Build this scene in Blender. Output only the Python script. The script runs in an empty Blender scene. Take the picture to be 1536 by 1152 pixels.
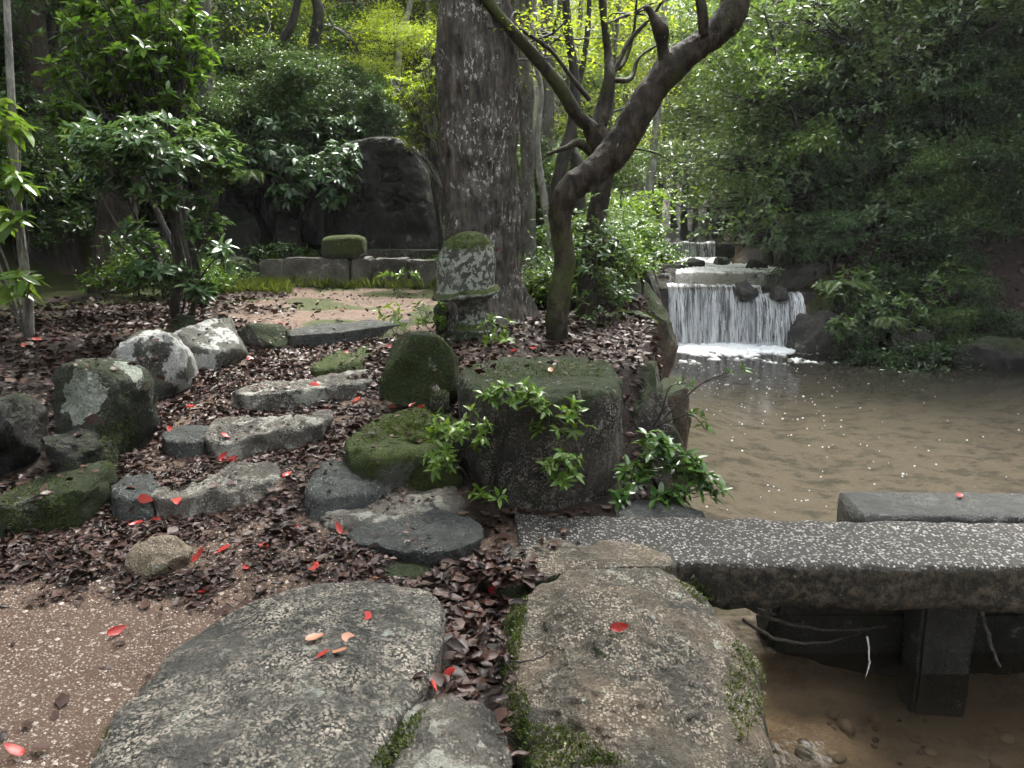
import bpy, bmesh, math, random
import numpy as np
from mathutils import Vector, Matrix, Quaternion
from mathutils.bvhtree import BVHTree

scene = bpy.context.scene
COL = scene.collection
R = math.radians

# ------------------------------------------------------------------ camera
CAM_H, PITCH, FPX = 1.55, 12.0, 1160.0
cam_d = bpy.data.cameras.new('camera')
cam = bpy.data.objects.new('camera', cam_d)
COL.objects.link(cam)
cam.location = (0, 0, CAM_H)
cam.rotation_euler = (R(90 - PITCH), 0, 0)
cam_d.sensor_width = 36.0
cam_d.lens = FPX / 1536 * 36.0
cam_d.clip_end = 600
scene.camera = cam

# ------------------------------------------------------------------ sky, sun, exposure
SUN_EL, SUN_AZ = 62.0, 12.0          # azimuth measured from +Y towards +X (up the valley)
world = bpy.data.worlds.new('World'); scene.world = world
world.use_nodes = True
wn = world.node_tree.nodes; wl_ = world.node_tree.links
wn.clear()
wo = wn.new('ShaderNodeOutputWorld'); wb = wn.new('ShaderNodeBackground')
sk = wn.new('ShaderNodeTexSky'); sk.sky_type = 'NISHITA'; sk.sun_disc = False
sk.sun_elevation = R(SUN_EL); sk.sun_rotation = R(SUN_AZ)
sk.air_density = 1.0; sk.dust_density = 3.0; sk.ozone_density = 1.0
hs = wn.new('ShaderNodeHueSaturation'); hs.inputs['Saturation'].default_value = 0.22   # cloud-grey sky
wl_.new(sk.outputs[0], hs.inputs['Color']); wl_.new(hs.outputs[0], wb.inputs[0]); wl_.new(wb.outputs[0], wo.inputs[0])
wb.inputs[1].default_value = 0.15
sun_d = bpy.data.lights.new('sun', 'SUN'); sun_d.energy = 1.5; sun_d.angle = R(14); sun_d.color = (1, 0.97, 0.9)
sun = bpy.data.objects.new('sun', sun_d); COL.objects.link(sun)
sd = Vector((math.sin(R(SUN_AZ)) * math.cos(R(SUN_EL)), math.cos(R(SUN_AZ)) * math.cos(R(SUN_EL)), math.sin(R(SUN_EL))))
sun.rotation_euler = sd.to_track_quat('Z', 'Y').to_euler()
vs = scene.view_settings
vs.view_transform = 'Standard'; vs.look = 'None'; vs.gamma = 1.0; vs.use_curve_mapping = False
vs.exposure = 2.8
cy = scene.cycles
cy.max_bounces = 4; cy.diffuse_bounces = 2; cy.glossy_bounces = 2; cy.transmission_bounces = 3
cy.transparent_max_bounces = 8; cy.caustics_reflective = False; cy.caustics_refractive = False
cy.use_denoising = True; cy.sample_clamp_indirect = 6.0
cy.use_adaptive_sampling = True; cy.adaptive_threshold = 0.03

# ------------------------------------------------------------------ projection helpers (photo pixel -> a point in the place)
_c, _s = math.cos(R(PITCH)), math.sin(R(PITCH))
def ray(px, py):
    xc = (px - 768) / FPX; yc = (576 - py) / FPX
    return Vector((xc, _c + yc * _s, -_s + yc * _c))
def P(px, py, z):                     # on the level z
    d = ray(px, py); t = (z - CAM_H) / d.z
    return Vector((d.x * t, d.y * t, z))
def D(px, py, Y):                     # at the distance Y
    d = ray(px, py); t = Y / d.y
    return Vector((d.x * t, Y, CAM_H + d.z * t))

# ------------------------------------------------------------------ numpy noise
def _hash(i, j, k, seed):
    n = (i * 374761393 + j * 668265263 + k * 2147483647 + seed * 1274126177) & 0xffffffff
    n = ((n ^ (n >> 13)) * 1274126177) & 0xffffffff
    n = (n ^ (n >> 16)) & 0xffffffff
    return n.astype(np.float64) / 2147483647.5 - 1.0
def vnoise(p, seed=0):
    p = np.asarray(p, float); f = np.floor(p); i = f.astype(np.int64); w = p - f
    w = w * w * w * (w * (w * 6 - 15) + 10)
    r = 0
    for a in (0, 1):
        for b in (0, 1):
            for c in (0, 1):
                wt = (w[:, 0] if a else 1 - w[:, 0]) * (w[:, 1] if b else 1 - w[:, 1]) * (w[:, 2] if c else 1 - w[:, 2])
                r = r + wt * _hash(i[:, 0] + a, i[:, 1] + b, i[:, 2] + c, seed)
    return r
def fbm(p, octv=4, seed=0, gain=0.5):
    s = 0; a = 1.0; q = np.asarray(p, float)
    for o in range(octv):
        s = s + a * vnoise(q, seed + o * 17); a *= gain; q = q * 2.03 + 7.1
    return s
def sstep(a, b, x):
    t = np.clip((x - a) / (b - a), 0, 1); return t * t * (3 - 2 * t)

# ------------------------------------------------------------------ object helpers
def mesh_np(name, V, F, smooth=True, attrs=None):
    V = np.asarray(V, np.float32)
    me = bpy.data.meshes.new(name)
    Fs = F if isinstance(F, (list, tuple)) else [F]
    Fs = [np.asarray(f, np.int32) for f in Fs if len(f)]
    me.vertices.add(len(V)); me.vertices.foreach_set('co', V.ravel())
    idx = np.concatenate([f.ravel() for f in Fs]); tot = np.concatenate([np.full(len(f), f.shape[1], np.int32) for f in Fs])
    st = np.concatenate([[0], np.cumsum(tot)[:-1]]).astype(np.int32)
    me.loops.add(len(idx)); me.loops.foreach_set('vertex_index', idx.astype(np.int32))
    me.polygons.add(len(tot)); me.polygons.foreach_set('loop_start', st); me.polygons.foreach_set('loop_total', tot)
    if smooth: me.polygons.foreach_set('use_smooth', np.ones(len(tot), bool))
    if attrs:
        for k, a in attrs.items():
            at = me.attributes.new(k, 'FLOAT', 'POINT'); at.data.foreach_set('value', np.asarray(a, np.float32))
    me.update(calc_edges=True)
    return me
def obj(name, me, mat=None, parent=None):
    o = bpy.data.objects.new(name, me); COL.objects.link(o)
    if mat is not None and len(me.materials) == 0: me.materials.append(mat)
    if parent is not None:
        o.parent = parent; o.matrix_parent_inverse = Matrix.Translation(parent.location).inverted() if parent.type == 'EMPTY' else parent.matrix_world.inverted()
    return o
def tag(o, label=None, cat=None, group=None, kind=None):
    if label: o['label'] = label
    if cat: o['category'] = cat
    if group: o['group'] = group
    if kind: o['kind'] = kind
    return o
def thing(name, loc, label, cat, group=None):
    e = bpy.data.objects.new(name, None); COL.objects.link(e); e.location = loc; e.empty_display_size = .1
    tag(e, label, cat, group)
    return e
def child_at(name, me, mat, parent, M):         # a part with its own placement, under an unrotated Empty
    o = bpy.data.objects.new(name, me); COL.objects.link(o)
    if mat is not None and len(me.materials) == 0: me.materials.append(mat)
    o.parent = parent
    o.matrix_local = Matrix.Translation(-Vector(parent.location)) @ M
    return o

class MB:
    def __init__(s): s.V = []; s.F3 = []; s.F4 = []; s.n = 0; s.A = []
    def add(s, V, F4=None, F3=None, a=None):
        V = np.asarray(V, float)
        if F4 is not None and len(F4): s.F4.append(np.asarray(F4) + s.n)
        if F3 is not None and len(F3): s.F3.append(np.asarray(F3) + s.n)
        s.V.append(V); s.n += len(V)
        s.A.append(np.full(len(V), 0.5) if a is None else (np.full(len(V), a) if np.isscalar(a) else a))
    def box(s, c, size, rz=0.0, a=None, jit=0.0, rng=None):
        h = np.array(size) / 2
        v = np.array([[x, y, z] for x in (-1, 1) for y in (-1, 1) for z in (-1, 1)], float) * h
        if jit and rng is not None: v += rng.normal(0, jit, v.shape)
        cr, sr = math.cos(rz), math.sin(rz)
        v = np.stack([v[:, 0] * cr - v[:, 1] * sr, v[:, 0] * sr + v[:, 1] * cr, v[:, 2]], 1) + np.array(c)
        s.add(v, [[0, 1, 3, 2], [4, 6, 7, 5], [0, 4, 5, 1], [2, 3, 7, 6], [0, 2, 6, 4], [1, 5, 7, 3]], a=a)
    def tube(s, pts, rad, n=7, cap=True, noise=0.0, seed=0, a=None, fine=0):
        pts = np.asarray(pts, float); rad = np.broadcast_to(np.asarray(rad, float), (len(pts),))
        T = np.gradient(pts, axis=0); T /= np.linalg.norm(T, axis=1)[:, None] + 1e-9
        ref = np.array([0, 0, 1.]) if abs(T[0, 2]) < .9 else np.array([1., 0, 0])
        u = np.cross(ref, T[0]); u /= np.linalg.norm(u)
        V = []; ang = np.arange(n) / n * 2 * np.pi
        for k in range(len(pts)):
            u = u - T[k] * np.dot(u, T[k]); u /= np.linalg.norm(u) + 1e-9; w = np.cross(T[k], u)
            V.append(pts[k] + rad[k] * (np.cos(ang)[:, None] * u + np.sin(ang)[:, None] * w))
        V = np.concatenate(V)
        if noise:
            ax = np.repeat(pts, n, axis=0); dirs = V - ax
            nz = 1 + noise * fbm(V * np.array([9, 9, 4.]), 3, seed)
            if fine: nz = nz + .05 * fbm(V * np.array([40, 40, 18.]), 3, seed + 4) + .16 * np.maximum(0, vnoise(V * 4.5, seed + 9) - .35)
            V = ax + dirs * nz[:, None]
        i = np.arange(len(pts) - 1)[:, None] * n; j = np.arange(n)[None]; j2 = (j + 1) % n
        F = np.stack([i + j, i + j2, i + n + j2, i + n + j], -1).reshape(-1, 4)
        F3 = []
        if cap:
            V = np.vstack([V, pts[-1:]]); m = len(V) - 1; b = (len(pts) - 1) * n
            F3 = [[b + q, b + (q + 1) % n, m] for q in range(n)]
        s.add(V, F, F3, a=a)
    def mesh(s, name, smooth=True):
        return mesh_np(name, np.concatenate(s.V), [np.concatenate(x) for x in (s.F4, s.F3) if len(x)], smooth, {'rnd': np.concatenate(s.A)})

def spline(pts, k=6):                            # catmull-rom through rows (any width)
    p = np.asarray(pts, float); q = np.vstack([2 * p[0] - p[1], p, 2 * p[-1] - p[-2]]); out = []
    for i in range(1, len(q) - 2):
        for t in np.linspace(0, 1, k, endpoint=False):
            a, b, c, d = q[i - 1], q[i], q[i + 1], q[i + 2]
            out.append(.5 * ((2 * b) + (-a + c) * t + (2 * a - 5 * b + 4 * c - d) * t * t + (-a + 3 * b - 3 * c + d) * t ** 3))
    out.append(p[-1]); return np.array(out)

# ------------------------------------------------------------------ materials
class NT:
    def __init__(s, name):
        s.m = bpy.data.materials.new(name); s.m.use_nodes = True
        s.t = s.m.node_tree; s.t.nodes.clear()
        s.out = s.n('ShaderNodeOutputMaterial'); s.geo = s.n('ShaderNodeNewGeometry')
    def n(s, typ, **kw):
        nd = s.t.nodes.new(typ)
        for k, v in kw.items(): setattr(nd, k, v)
        return nd
    def put(s, sock, v):
        if isinstance(v, bpy.types.NodeSocket): s.t.links.new(v, sock)
        elif isinstance(v, (tuple, list)) and len(v) == 3 and sock.type == 'RGBA': sock.default_value = (*v, 1)
        else: sock.default_value = v
    def pos(s, scale=(1, 1, 1)):
        m = s.n('ShaderNodeVectorMath', operation='MULTIPLY'); s.put(m.inputs[0], s.geo.outputs['Position']); m.inputs[1].default_value = scale
        return m.outputs[0]
    def noise(s, scale, detail=4, rough=.55, vec=None, dist=0.0):
        nd = s.n('ShaderNodeTexNoise'); s.put(nd.inputs['Vector'], vec if vec is not None else s.geo.outputs['Position'])
        nd.inputs['Scale'].default_value = scale; nd.inputs['Detail'].default_value = detail; nd.inputs['Roughness'].default_value = rough; nd.inputs['Distortion'].default_value = dist
        return nd.outputs['Fac']
    def voro(s, scale, vec=None, feature='F1', rnd=1.0):
        nd = s.n('ShaderNodeTexVoronoi', feature=feature); s.put(nd.inputs['Vector'], vec if vec is not None else s.geo.outputs['Position'])
        nd.inputs['Scale'].default_value = scale; nd.inputs['Randomness'].default_value = rnd
        return nd
    def math(s, op, a, b=0.0, clamp=False):
        nd = s.n('ShaderNodeMath', operation=op); nd.use_clamp = clamp; s.put(nd.inputs[0], a); s.put(nd.inputs[1], b); return nd.outputs[0]
    def step(s, v, lo, hi):
        nd = s.n('ShaderNodeMapRange', interpolation_type='SMOOTHSTEP'); s.put(nd.inputs[0], v)
        nd.inputs[1].default_value = lo; nd.inputs[2].default_value = hi; return nd.outputs[0]
    def mix(s, f, a, b):
        nd = s.n('ShaderNodeMix', data_type='RGBA'); s.put(nd.inputs[0], f); s.put(nd.inputs[6], a); s.put(nd.inputs[7], b); return nd.outputs[2]
    def mixf(s, f, a, b):
        nd = s.n('ShaderNodeMix', data_type='FLOAT'); s.put(nd.inputs[0], f); s.put(nd.inputs[2], a); s.put(nd.inputs[3], b); return nd.outputs[0]
    def sep(s, col):
        nd = s.n('ShaderNodeSeparateColor'); s.put(nd.inputs[0], col); return nd.outputs
    def attr(s, name):
        nd = s.n('ShaderNodeAttribute'); nd.attribute_name = name; return nd.outputs['Fac']
    def bump(s, h, strength=.5, dist=.01, nrm=None):
        nd = s.n('ShaderNodeBump'); nd.inputs['Strength'].default_value = strength; nd.inputs['Distance'].default_value = dist; s.put(nd.inputs['Height'], h)
        if nrm is not None: s.put(nd.inputs['Normal'], nrm)
        return nd.outputs[0]
    def bsdf(s, col, rough=.6, nrm=None, spec=.5, **kw):
        b = s.n('ShaderNodeBsdfPrincipled'); s.put(b.inputs['Base Color'], col); s.put(b.inputs['Roughness'], rough); s.put(b.inputs['Specular IOR Level'], spec)
        if nrm is not None: s.put(b.inputs['Normal'], nrm)
        for k, v in kw.items(): s.put(b.inputs[k.replace('_', ' ')], v)
        return b.outputs[0]
    def done(s, sh, disp=None):
        s.t.links.new(sh, s.out.inputs['Surface']); return s.m

def mat_rock(name, dark=(.035, .036, .032), light=(.17, .16, .14), grit=(.42, .38, .32), grit_amt=.5, moss=.4, lichen=.2, grit_scale=95,
             mosscol=((.012, .019, .006), (.042, .058, .015)), lichcol=(.40, .43, .36), lich_scale=7.0, mossz=.35, warm=None, rough=(.62, .32), crust=()):
    s = NT(name)
    big = s.noise(1.7, 5, .6); mid = s.noise(7.0, 6, .65); fine = s.noise(48, 4, .7)
    base = s.mix(s.step(s.math('ADD', s.math('MULTIPLY', big, .6), s.math('MULTIPLY', mid, .4)), .38, .64), dark, light)
    if warm: base = s.mix(s.math('MULTIPLY', s.step(s.noise(2.6, 5, .6, vec=s.pos((1, 1, 1.3))), .45, .68), .55), base, warm)
    base = s.mix(s.math('MULTIPLY', s.step(fine, .42, .66), .45), base, s.mix(.5, base, (.01, .01, .01)))
    v = s.voro(grit_scale); vr = s.sep(v.outputs['Color'])[0]
    patch = s.step(s.math('ADD', s.math('MULTIPLY', s.noise(4.2, 5, .7), .65), s.math('MULTIPLY', s.noise(19, 3), .35)), .40, .66)
    gm = s.math('MULTIPLY', s.step(vr, 1 - grit_amt, 1.03 - grit_amt), s.math('MULTIPLY', patch, s.step(v.outputs['Distance'], .62, .40)))
    crumb = s.noise(58, 5, .72, dist=.3)
    gm = s.math('MAXIMUM', gm, s.math('MULTIPLY', s.step(crumb, .66 - .16 * grit_amt, .72 - .16 * grit_amt), s.math('ADD', .15, s.math('MULTIPLY', patch, .85))))
    gcol = s.mix(s.sep(v.outputs['Color'])[1], grit, s.mix(.5, grit, light))
    base = s.mix(gm, base, gcol)
    # lichen crusts
    ln = s.math('ADD', s.noise(lich_scale, 3, .5, dist=.4), s.math('MULTIPLY', s.math('SUBTRACT', s.noise(lich_scale * 7, 5, .75), .5), .40))
    lm = s.step(ln, .70 - .28 * lichen, .73 - .28 * lichen)
    for (cx_, cy_, cz_, cr_) in crust:
        dn = s.n('ShaderNodeVectorMath', operation='DISTANCE'); s.put(dn.inputs[0], s.geo.outputs['Position']); dn.inputs[1].default_value = (cx_, cy_, cz_)
        dd_ = s.math('ADD', dn.outputs['Value'], s.math('MULTIPLY', s.math('SUBTRACT', s.noise(14, 5, .65), .5), .20))
        lm = s.math('MAXIMUM', lm, s.step(dd_, cr_ + .006, cr_ - .006))
    lm = s.math('MULTIPLY', lm, s.math('ADD', .45, s.math('MULTIPLY', s.step(s.noise(85, 5, .8), .38, .56), .55)))
    base = s.mix(lm, base, s.mix(s.noise(70, 3), lichcol, tuple(c * .62 for c in lichcol)))
    # moss
    nz = s.n('ShaderNodeSeparateXYZ'); s.put(nz.inputs[0], s.geo.outputs['Normal'])
    mn = s.math('ADD', s.math('ADD', s.math('MULTIPLY', s.noise(2.3, 6, .62), .8), s.math('MULTIPLY', s.noise(26, 4, .7), .35)), s.math('MULTIPLY', nz.outputs[2], mossz * .35))
    mm = s.step(mn, .95 - .62 * moss, 1.08 - .62 * moss)
    mm = s.math('MULTIPLY', mm, s.mixf(lm, 1.0, .9 if mossz > 1.5 else .3))
    base = s.mix(mm, base, s.mix(s.step(s.noise(60, 4, .8), .35, .7), *mosscol))
    h = s.math('ADD', s.math('MULTIPLY', fine, .6), s.math('MULTIPLY', s.noise(150, 3, .6), .35))
    h = s.math('ADD', h, s.math('MULTIPLY', gm, .5)); h = s.math('ADD', h, s.math('MULTIPLY', mm, s.math('ADD', .5, s.noise(110, 3, .8))))
    h = s.math('ADD', h, s.math('MULTIPLY', mid, 1.2))
    rg = s.mixf(mm, s.mixf(s.step(big, .4, .6), rough[0], rough[1]), .85)
    h = s.math('ADD', h, s.math('MULTIPLY', crumb, .8))
    return s.done(s.bsdf(base, rg, s.bump(h, 1.0, .020), .32))

def mat_leaf(name, c1, c2, rough=.34, trans=.35, spec=.5, tcol=None, patch=None):
    s = NT(name)
    oi = s.n('ShaderNodeObjectInfo')
    f = s.math('FRACT', s.math('ADD', s.attr('rnd'), oi.outputs['Random']))
    col = s.mix(f, c1, c2)
    if patch: col = s.mix(s.step(s.noise(.5, 2), .45, .65), col, patch)
    b = s.bsdf(col, rough, None, spec)
    t = s.n('ShaderNodeBsdfTranslucent')
    s.put(t.inputs[0], s.mix(f, *(tcol if tcol else (tuple(min(1, c * k) for c, k in zip(c1, (1.5, 1.4, .7))), tuple(min(1, c * k) for c, k in zip(c2, (1.5, 1.4, .7)))))))
    m = s.n('ShaderNodeMixShader'); m.inputs[0].default_value = trans
    s.t.links.new(b, m.inputs[1]); s.t.links.new(t.outputs[0], m.inputs[2])
    return s.done(m.outputs[0])

def mat_bark(name, dark, light, lichen=.3, moss=.3, vs=.18, sc=22, lichcol=(.42, .44, .40), spec=.45):
    s = NT(name)
    fis = s.noise(sc, 6, .7, vec=s.pos((1, 1, vs)), dist=.3)
    col = s.mix(s.step(fis, .36, .66), dark, light)
    col = s.mix(s.math('MULTIPLY', s.step(s.noise(3.0, 4), .45, .65), .5), col, dark)
    if lichen > 0:
        sp = s.math('MULTIPLY', s.step(s.noise(34, 6, .75, vec=s.pos((1, 1, .55))), .68 - .25 * lichen, .73 - .25 * lichen), s.step(s.noise(2.2, 5, .65), .44, .60))
        pl = s.step(s.noise(9, 5, .65, vec=s.pos((1, 1, .6))), .74 - .2 * lichen, .77 - .2 * lichen)
        col = s.mix(s.math('MAXIMUM', sp, s.math('MULTIPLY', pl, .7)), col, lichcol)
    if moss > 0:
        mm = s.step(s.math('ADD', s.noise(1.5, 5, .6), s.math('MULTIPLY', s.noise(40, 3), .2)), .80 - .4 * moss, .95 - .4 * moss)
        col = s.mix(s.math('MULTIPLY', mm, .8), col, s.mix(s.noise(60, 3), (.03, .045, .012), (.085, .10, .025)))
    h = s.math('ADD', s.math('MULTIPLY', fis, 1.0), s.math('MULTIPLY', s.noise(80, 3), .3))
    return s.done(s.bsdf(col, s.mixf(s.noise(5, 3), .45, .75), s.bump(h, .9, .02), spec))

def mat_plain(name, c1, c2, scale=12, rough=.6, bs=.4, bd=.006, vec=(1, 1, 1), spec=.5):
    s = NT(name); f = s.noise(scale, 5, .65, vec=s.pos(vec))
    return s.done(s.bsdf(s.mix(s.step(f, .32, .68), c1, c2), rough, s.bump(f, bs, bd), spec))

M = {}
M['stone_grit'] = mat_rock('granite with pale grit', dark=(.028, .029, .025), light=(.110, .106, .092), grit=(.62, .55, .45), grit_amt=.90, moss=.20, lichen=.05, grit_scale=85, mossz=-.5)
M['stone_warm'] = mat_rock('warm granite with moss', dark=(.028, .027, .021), light=(.10, .085, .062), grit=(.54, .47, .37), grit_amt=.66, moss=.80, lichen=.12, warm=(.17, .12, .078), mossz=-.75, mosscol=((.020, .032, .010), (.055, .075, .018)), lich_scale=11)
M['stone_step'] = mat_rock('step granite with lichen', dark=(.026, .026, .022), light=(.17, .155, .13), grit=(.5, .45, .38), grit_amt=.5, moss=.44, lichen=.50, mossz=-.9, lichcol=(.40, .40, .34), rough=(.5, .22))
M['stone_slate'] = mat_rock('wet smooth slate', dark=(.030, .034, .032), light=(.085, .092, .085), grit_amt=.22, moss=.12, lichen=0.0, rough=(.38, .16))
M['stone_moss'] = mat_rock('stone furred with moss', dark=(.03, .032, .026), light=(.10, .10, .085), grit_amt=.25, moss=.95, lichen=.15, mossz=.6)
M['stone_brightmoss'] = mat_rock('stone under bright moss', dark=(.04, .042, .036), light=(.12, .12, .10), grit_amt=.3, moss=.78, lichen=.1, mossz=1.0, mosscol=((.022, .034, .008), (.085, .115, .018)))
M['stone_lichen'] = mat_rock('dark boulder with lichen crusts', dark=(.018, .022, .014), light=(.06, .065, .045), grit_amt=.12, moss=.62, lichen=.34, lich_scale=3.0, mossz=.2, lichcol=(.46, .50, .42))
M['stone_pale'] = mat_rock('pale lichen boulder', dark=(.03, .03, .024), light=(.12, .12, .10), grit_amt=.2, moss=.40, lichen=.60, lich_scale=4.6, mossz=.0, lichcol=(.55, .56, .52))
M['stone_block'] = mat_rock('weathered granite block', dark=(.018, .017, .014), light=(.085, .075, .062), grit=(.42, .37, .31), grit_amt=.55, moss=.50, lichen=.22, mossz=1.3, lich_scale=16, lichcol=(.36, .34, .30))
M['stone_wall'] = mat_rock('squared wall granite', dark=(.045, .042, .035), light=(.17, .155, .13), grit=(.4, .37, .32), grit_amt=.35, moss=.40, lichen=.25, mossz=.4, lichcol=(.36, .37, .33))
M['stone_brown'] = mat_rock('brown mossy boulder', dark=(.035, .026, .016), light=(.14, .10, .06), grit_amt=.2, moss=.55, lichen=.15, mossz=.9)
M['stone_dark'] = mat_rock('dark mossy rock', dark=(.009, .009, .0075), light=(.032, .030, .026), grit=(.12, .12, .105), grit_amt=.1, moss=.55, lichen=.12, mossz=.3, lichcol=(.16, .17, .15))  # very dark base tones with moss and sparse lichen
M['stone_yellow'] = mat_rock('ochre granite', dark=(.14, .11, .07), light=(.32, .26, .18), grit=(.55, .48, .38), grit_amt=.5, moss=.12, lichen=.1, mossz=0)
M['stone_wet'] = mat_rock('wet stream rock', dark=(.02, .02, .018), light=(.09, .085, .075), grit_amt=.1, moss=.25, lichen=0, rough=(.3, .12))
M['stone_lantern'] = mat_rock('lantern stone', dark=(.04, .042, .036), light=(.13, .14, .12), grit_amt=.2, moss=.22, lichen=.74, lich_scale=24, mossz=2.0, lichcol=(.48, .52, .43), mosscol=((.03, .05, .012), (.10, .135, .02)))
M['stone_crust'] = mat_rock('dark boulder with one lichen crust', dark=(.014, .017, .011), light=(.05, .054, .038), grit_amt=.12, moss=.60, lichen=.22, lich_scale=5.0, mossz=.2, lichcol=(.44, .48, .40), crust=[(*D(108, 590, 4.25)[:], .17), (*D(125, 566, 4.35)[:], .055), (*D(190, 560, 4.6)[:], .09)])
M['bark_main'] = mat_bark('cracked dark bark', (.020, .017, .013), (.115, .096, .076), lichen=.54, moss=.26, vs=.16, sc=26, lichcol=(.50, .51, .47))
M['bark_lean'] = mat_bark('mossy smooth bark', (.012, .010, .0075), (.060, .048, .034), lichen=.12, moss=.46, vs=.5, sc=18, spec=.2)
M['bark_grey'] = mat_bark('grey lichen bark', (.045, .042, .036), (.16, .15, .13), lichen=.4, moss=.35, vs=.4, sc=16)
M['bark_pale'] = mat_bark('pale bark', (.12, .115, .10), (.36, .35, .32), lichen=.4, moss=.15, vs=.4, sc=14)
M['bark_dark'] = mat_bark('dark twig bark', (.012, .011, .009), (.05, .043, .034), lichen=.1, moss=.2, vs=.4, sc=20)
M['bark_cedar'] = mat_bark('red brown cedar bark', (.022, .015, .011), (.085, .058, .040), lichen=.05, moss=.2, vs=.05, sc=30)
M['leaf_glossy'] = mat_leaf('glossy green leaf', (.030, .075, .018), (.085, .16, .035), .22, .30)
M['leaf_fresh'] = mat_leaf('fresh light green leaf', (.075, .16, .022), (.16, .25, .05), .25, .40)
M['leaf_shrub'] = mat_leaf('blue green shrub leaf', (.050, .105, .045), (.115, .19, .075), .27, .34)
M['leaf_shrub_up'] = mat_leaf('mid green leaf', (.050, .12, .018), (.11, .20, .035), .24, .42)
M['leaf_dark'] = mat_leaf('dark evergreen leaf', (.024, .056, .018), (.062, .120, .036), .28, .30)
M['leaf_mid'] = mat_leaf('woodland green leaf', (.050, .100, .028), (.115, .19, .055), .30, .42)
M['leaf_maple'] = mat_leaf('yellow green maple leaf', (.15, .24, .024), (.30, .37, .05), .35, .64)
M['leaf_yellow'] = mat_leaf('yellowing leaf', (.20, .22, .02), (.30, .24, .03), .35, .5)
M['leaf_grey'] = mat_leaf('grey green leaf', (.075, .13, .055), (.15, .22, .10), .30, .42)
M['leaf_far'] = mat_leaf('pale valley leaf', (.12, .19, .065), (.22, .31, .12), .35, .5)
M['leaf_fern'] = mat_leaf('fern frond', (.035, .075, .015), (.07, .12, .025), .4, .4)
M['litter'] = mat_leaf('wet brown leaf', (.010, .0065, .0055), (.080, .042, .031), .44, .05, .30)
M['leaf_red'] = mat_leaf('wet red leaf', (.34, .022, .018), (.48, .07, .055), .30, .12)
M['leaf_tan'] = mat_leaf('tan fallen leaf', (.40, .17, .09), (.50, .25, .15), .35, .12)
M['moss_tuft'] = mat_leaf('moss tuft', (.020, .033, .008), (.085, .12, .018), .6, .35)
M['grass'] = mat_leaf('thin grass', (.05, .085, .016), (.12, .15, .03), .45, .4)

# ------------------------------------------------------------------ terrain
Y_FALL, Y_FALL2 = 13.55, 22.8
def edgeL(y): return np.interp(y, [-10, 1.5, 3.4, 4.6, 6.5, 10.4, 13.4, 22, 30, 80, 140], [.6, .85, .95, 1.05, 1.45, 2.05, 2.7, 3.9, 5.0, 12, 20])
def edgeR(y): return np.interp(y, [-10, 3, 8, 10.0, 11.6, 13.2, 18, 22, 30, 80, 140], [5.6, 5.6, 7.8, 8.3, 7.6, 5.0, 6.6, 6.4, 8.0, 15, 23])
Y_DAM = 3.95
def wlev(y): return np.where(y < Y_DAM, -.84, np.where(y < Y_FALL, -.6, np.where(y < Y_FALL2, .4, .85 + .05 * np.maximum(0, y - 26))))
def terrain(x, y):
    x = np.asarray(x, float); y = np.asarray(y, float)
    q = np.stack([x, y, np.zeros_like(x)], -1).reshape(-1, 3)
    n1 = fbm(q * .9, 3, 5).reshape(x.shape); n2 = fbm(q * 5.0, 3, 9).reshape(x.shape)
    n0 = fbm(q * .13, 3, 21).reshape(x.shape)
    rm = np.interp(y, [2.6, 3.78, 3.98, 4.6, 4.78, 5.28, 5.48, 5.8, 5.98, 6.92, 7.02, 7.3], [0, .045, .15, .18, .28, .31, .40, .43, .47, .51, .58, .6])
    rl = np.interp(y, [3.3, 4.5, 5.1, 7], [.0, .10, .46, .6])
    rr = np.interp(y, [3.7, 4.7, 5.2, 6.5, 9, 14], [-.03, .05, .56, .62, .62, .75])
    w1 = sstep(-2.35, -2.85, x); w2 = sstep(-.72, -.3, x)
    z = rm * (1 - w1) * (1 - w2) + rl * w1 + rr * w2 * (1 - w1)
    z = z + n1 * .025 + n2 * .011
    yb = np.interp(x, [-40, -8, -4, 1.0, 3, 6, 14], [9, 11, 12.6, 13.0, 17, 26, 60])
    s = np.maximum(0, y - yb); z = z + .44 * s - .0018 * np.minimum(s, 60) ** 2 + np.minimum(s, 4) * .12 * n0 * 4
    t = np.maximum(0, -6.2 - x); z = z + .55 * t - .003 * np.minimum(t, 60) ** 2
    gap = sstep(.82, .30, np.hypot((x + .0) * 2.4, (y - 2.55)))      # hollow between the two large stones
    z = z - .10 * gap
    L, Rr, wv = edgeL(y), edgeR(y), wlev(y)
    up = np.maximum(0, y - 14); z = np.maximum(z, np.where(y > 13, wv + .25 + .04 * up, -9))
    dr = np.maximum(0, x - Rr)
    zr = wv + .02 + .55 * np.minimum(dr, .5) + 1.02 * np.clip(dr - .5, 0, 14) + .5 * np.maximum(0, dr - 14.5) + n1 * .16 * np.minimum(dr, 1.5) + n2 * .03
    dp = np.where(y < Y_DAM, .42, 1.0); bed = wv - (.30 + .18 * sstep(0, 1.2, np.minimum(x - L, Rr - x))) * dp + n1 * .05 + n2 * .012 + .13 * sstep(6.5, 4.2, y) * (y > Y_DAM)
    a = sstep(.02, .30, L - x); b = sstep(-.25, .12, x - Rr)
    z = np.where(x < L, bed + (z - bed) * a, np.where(x > Rr - .25, bed + (zr - bed) * b, bed))
    return z

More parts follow.
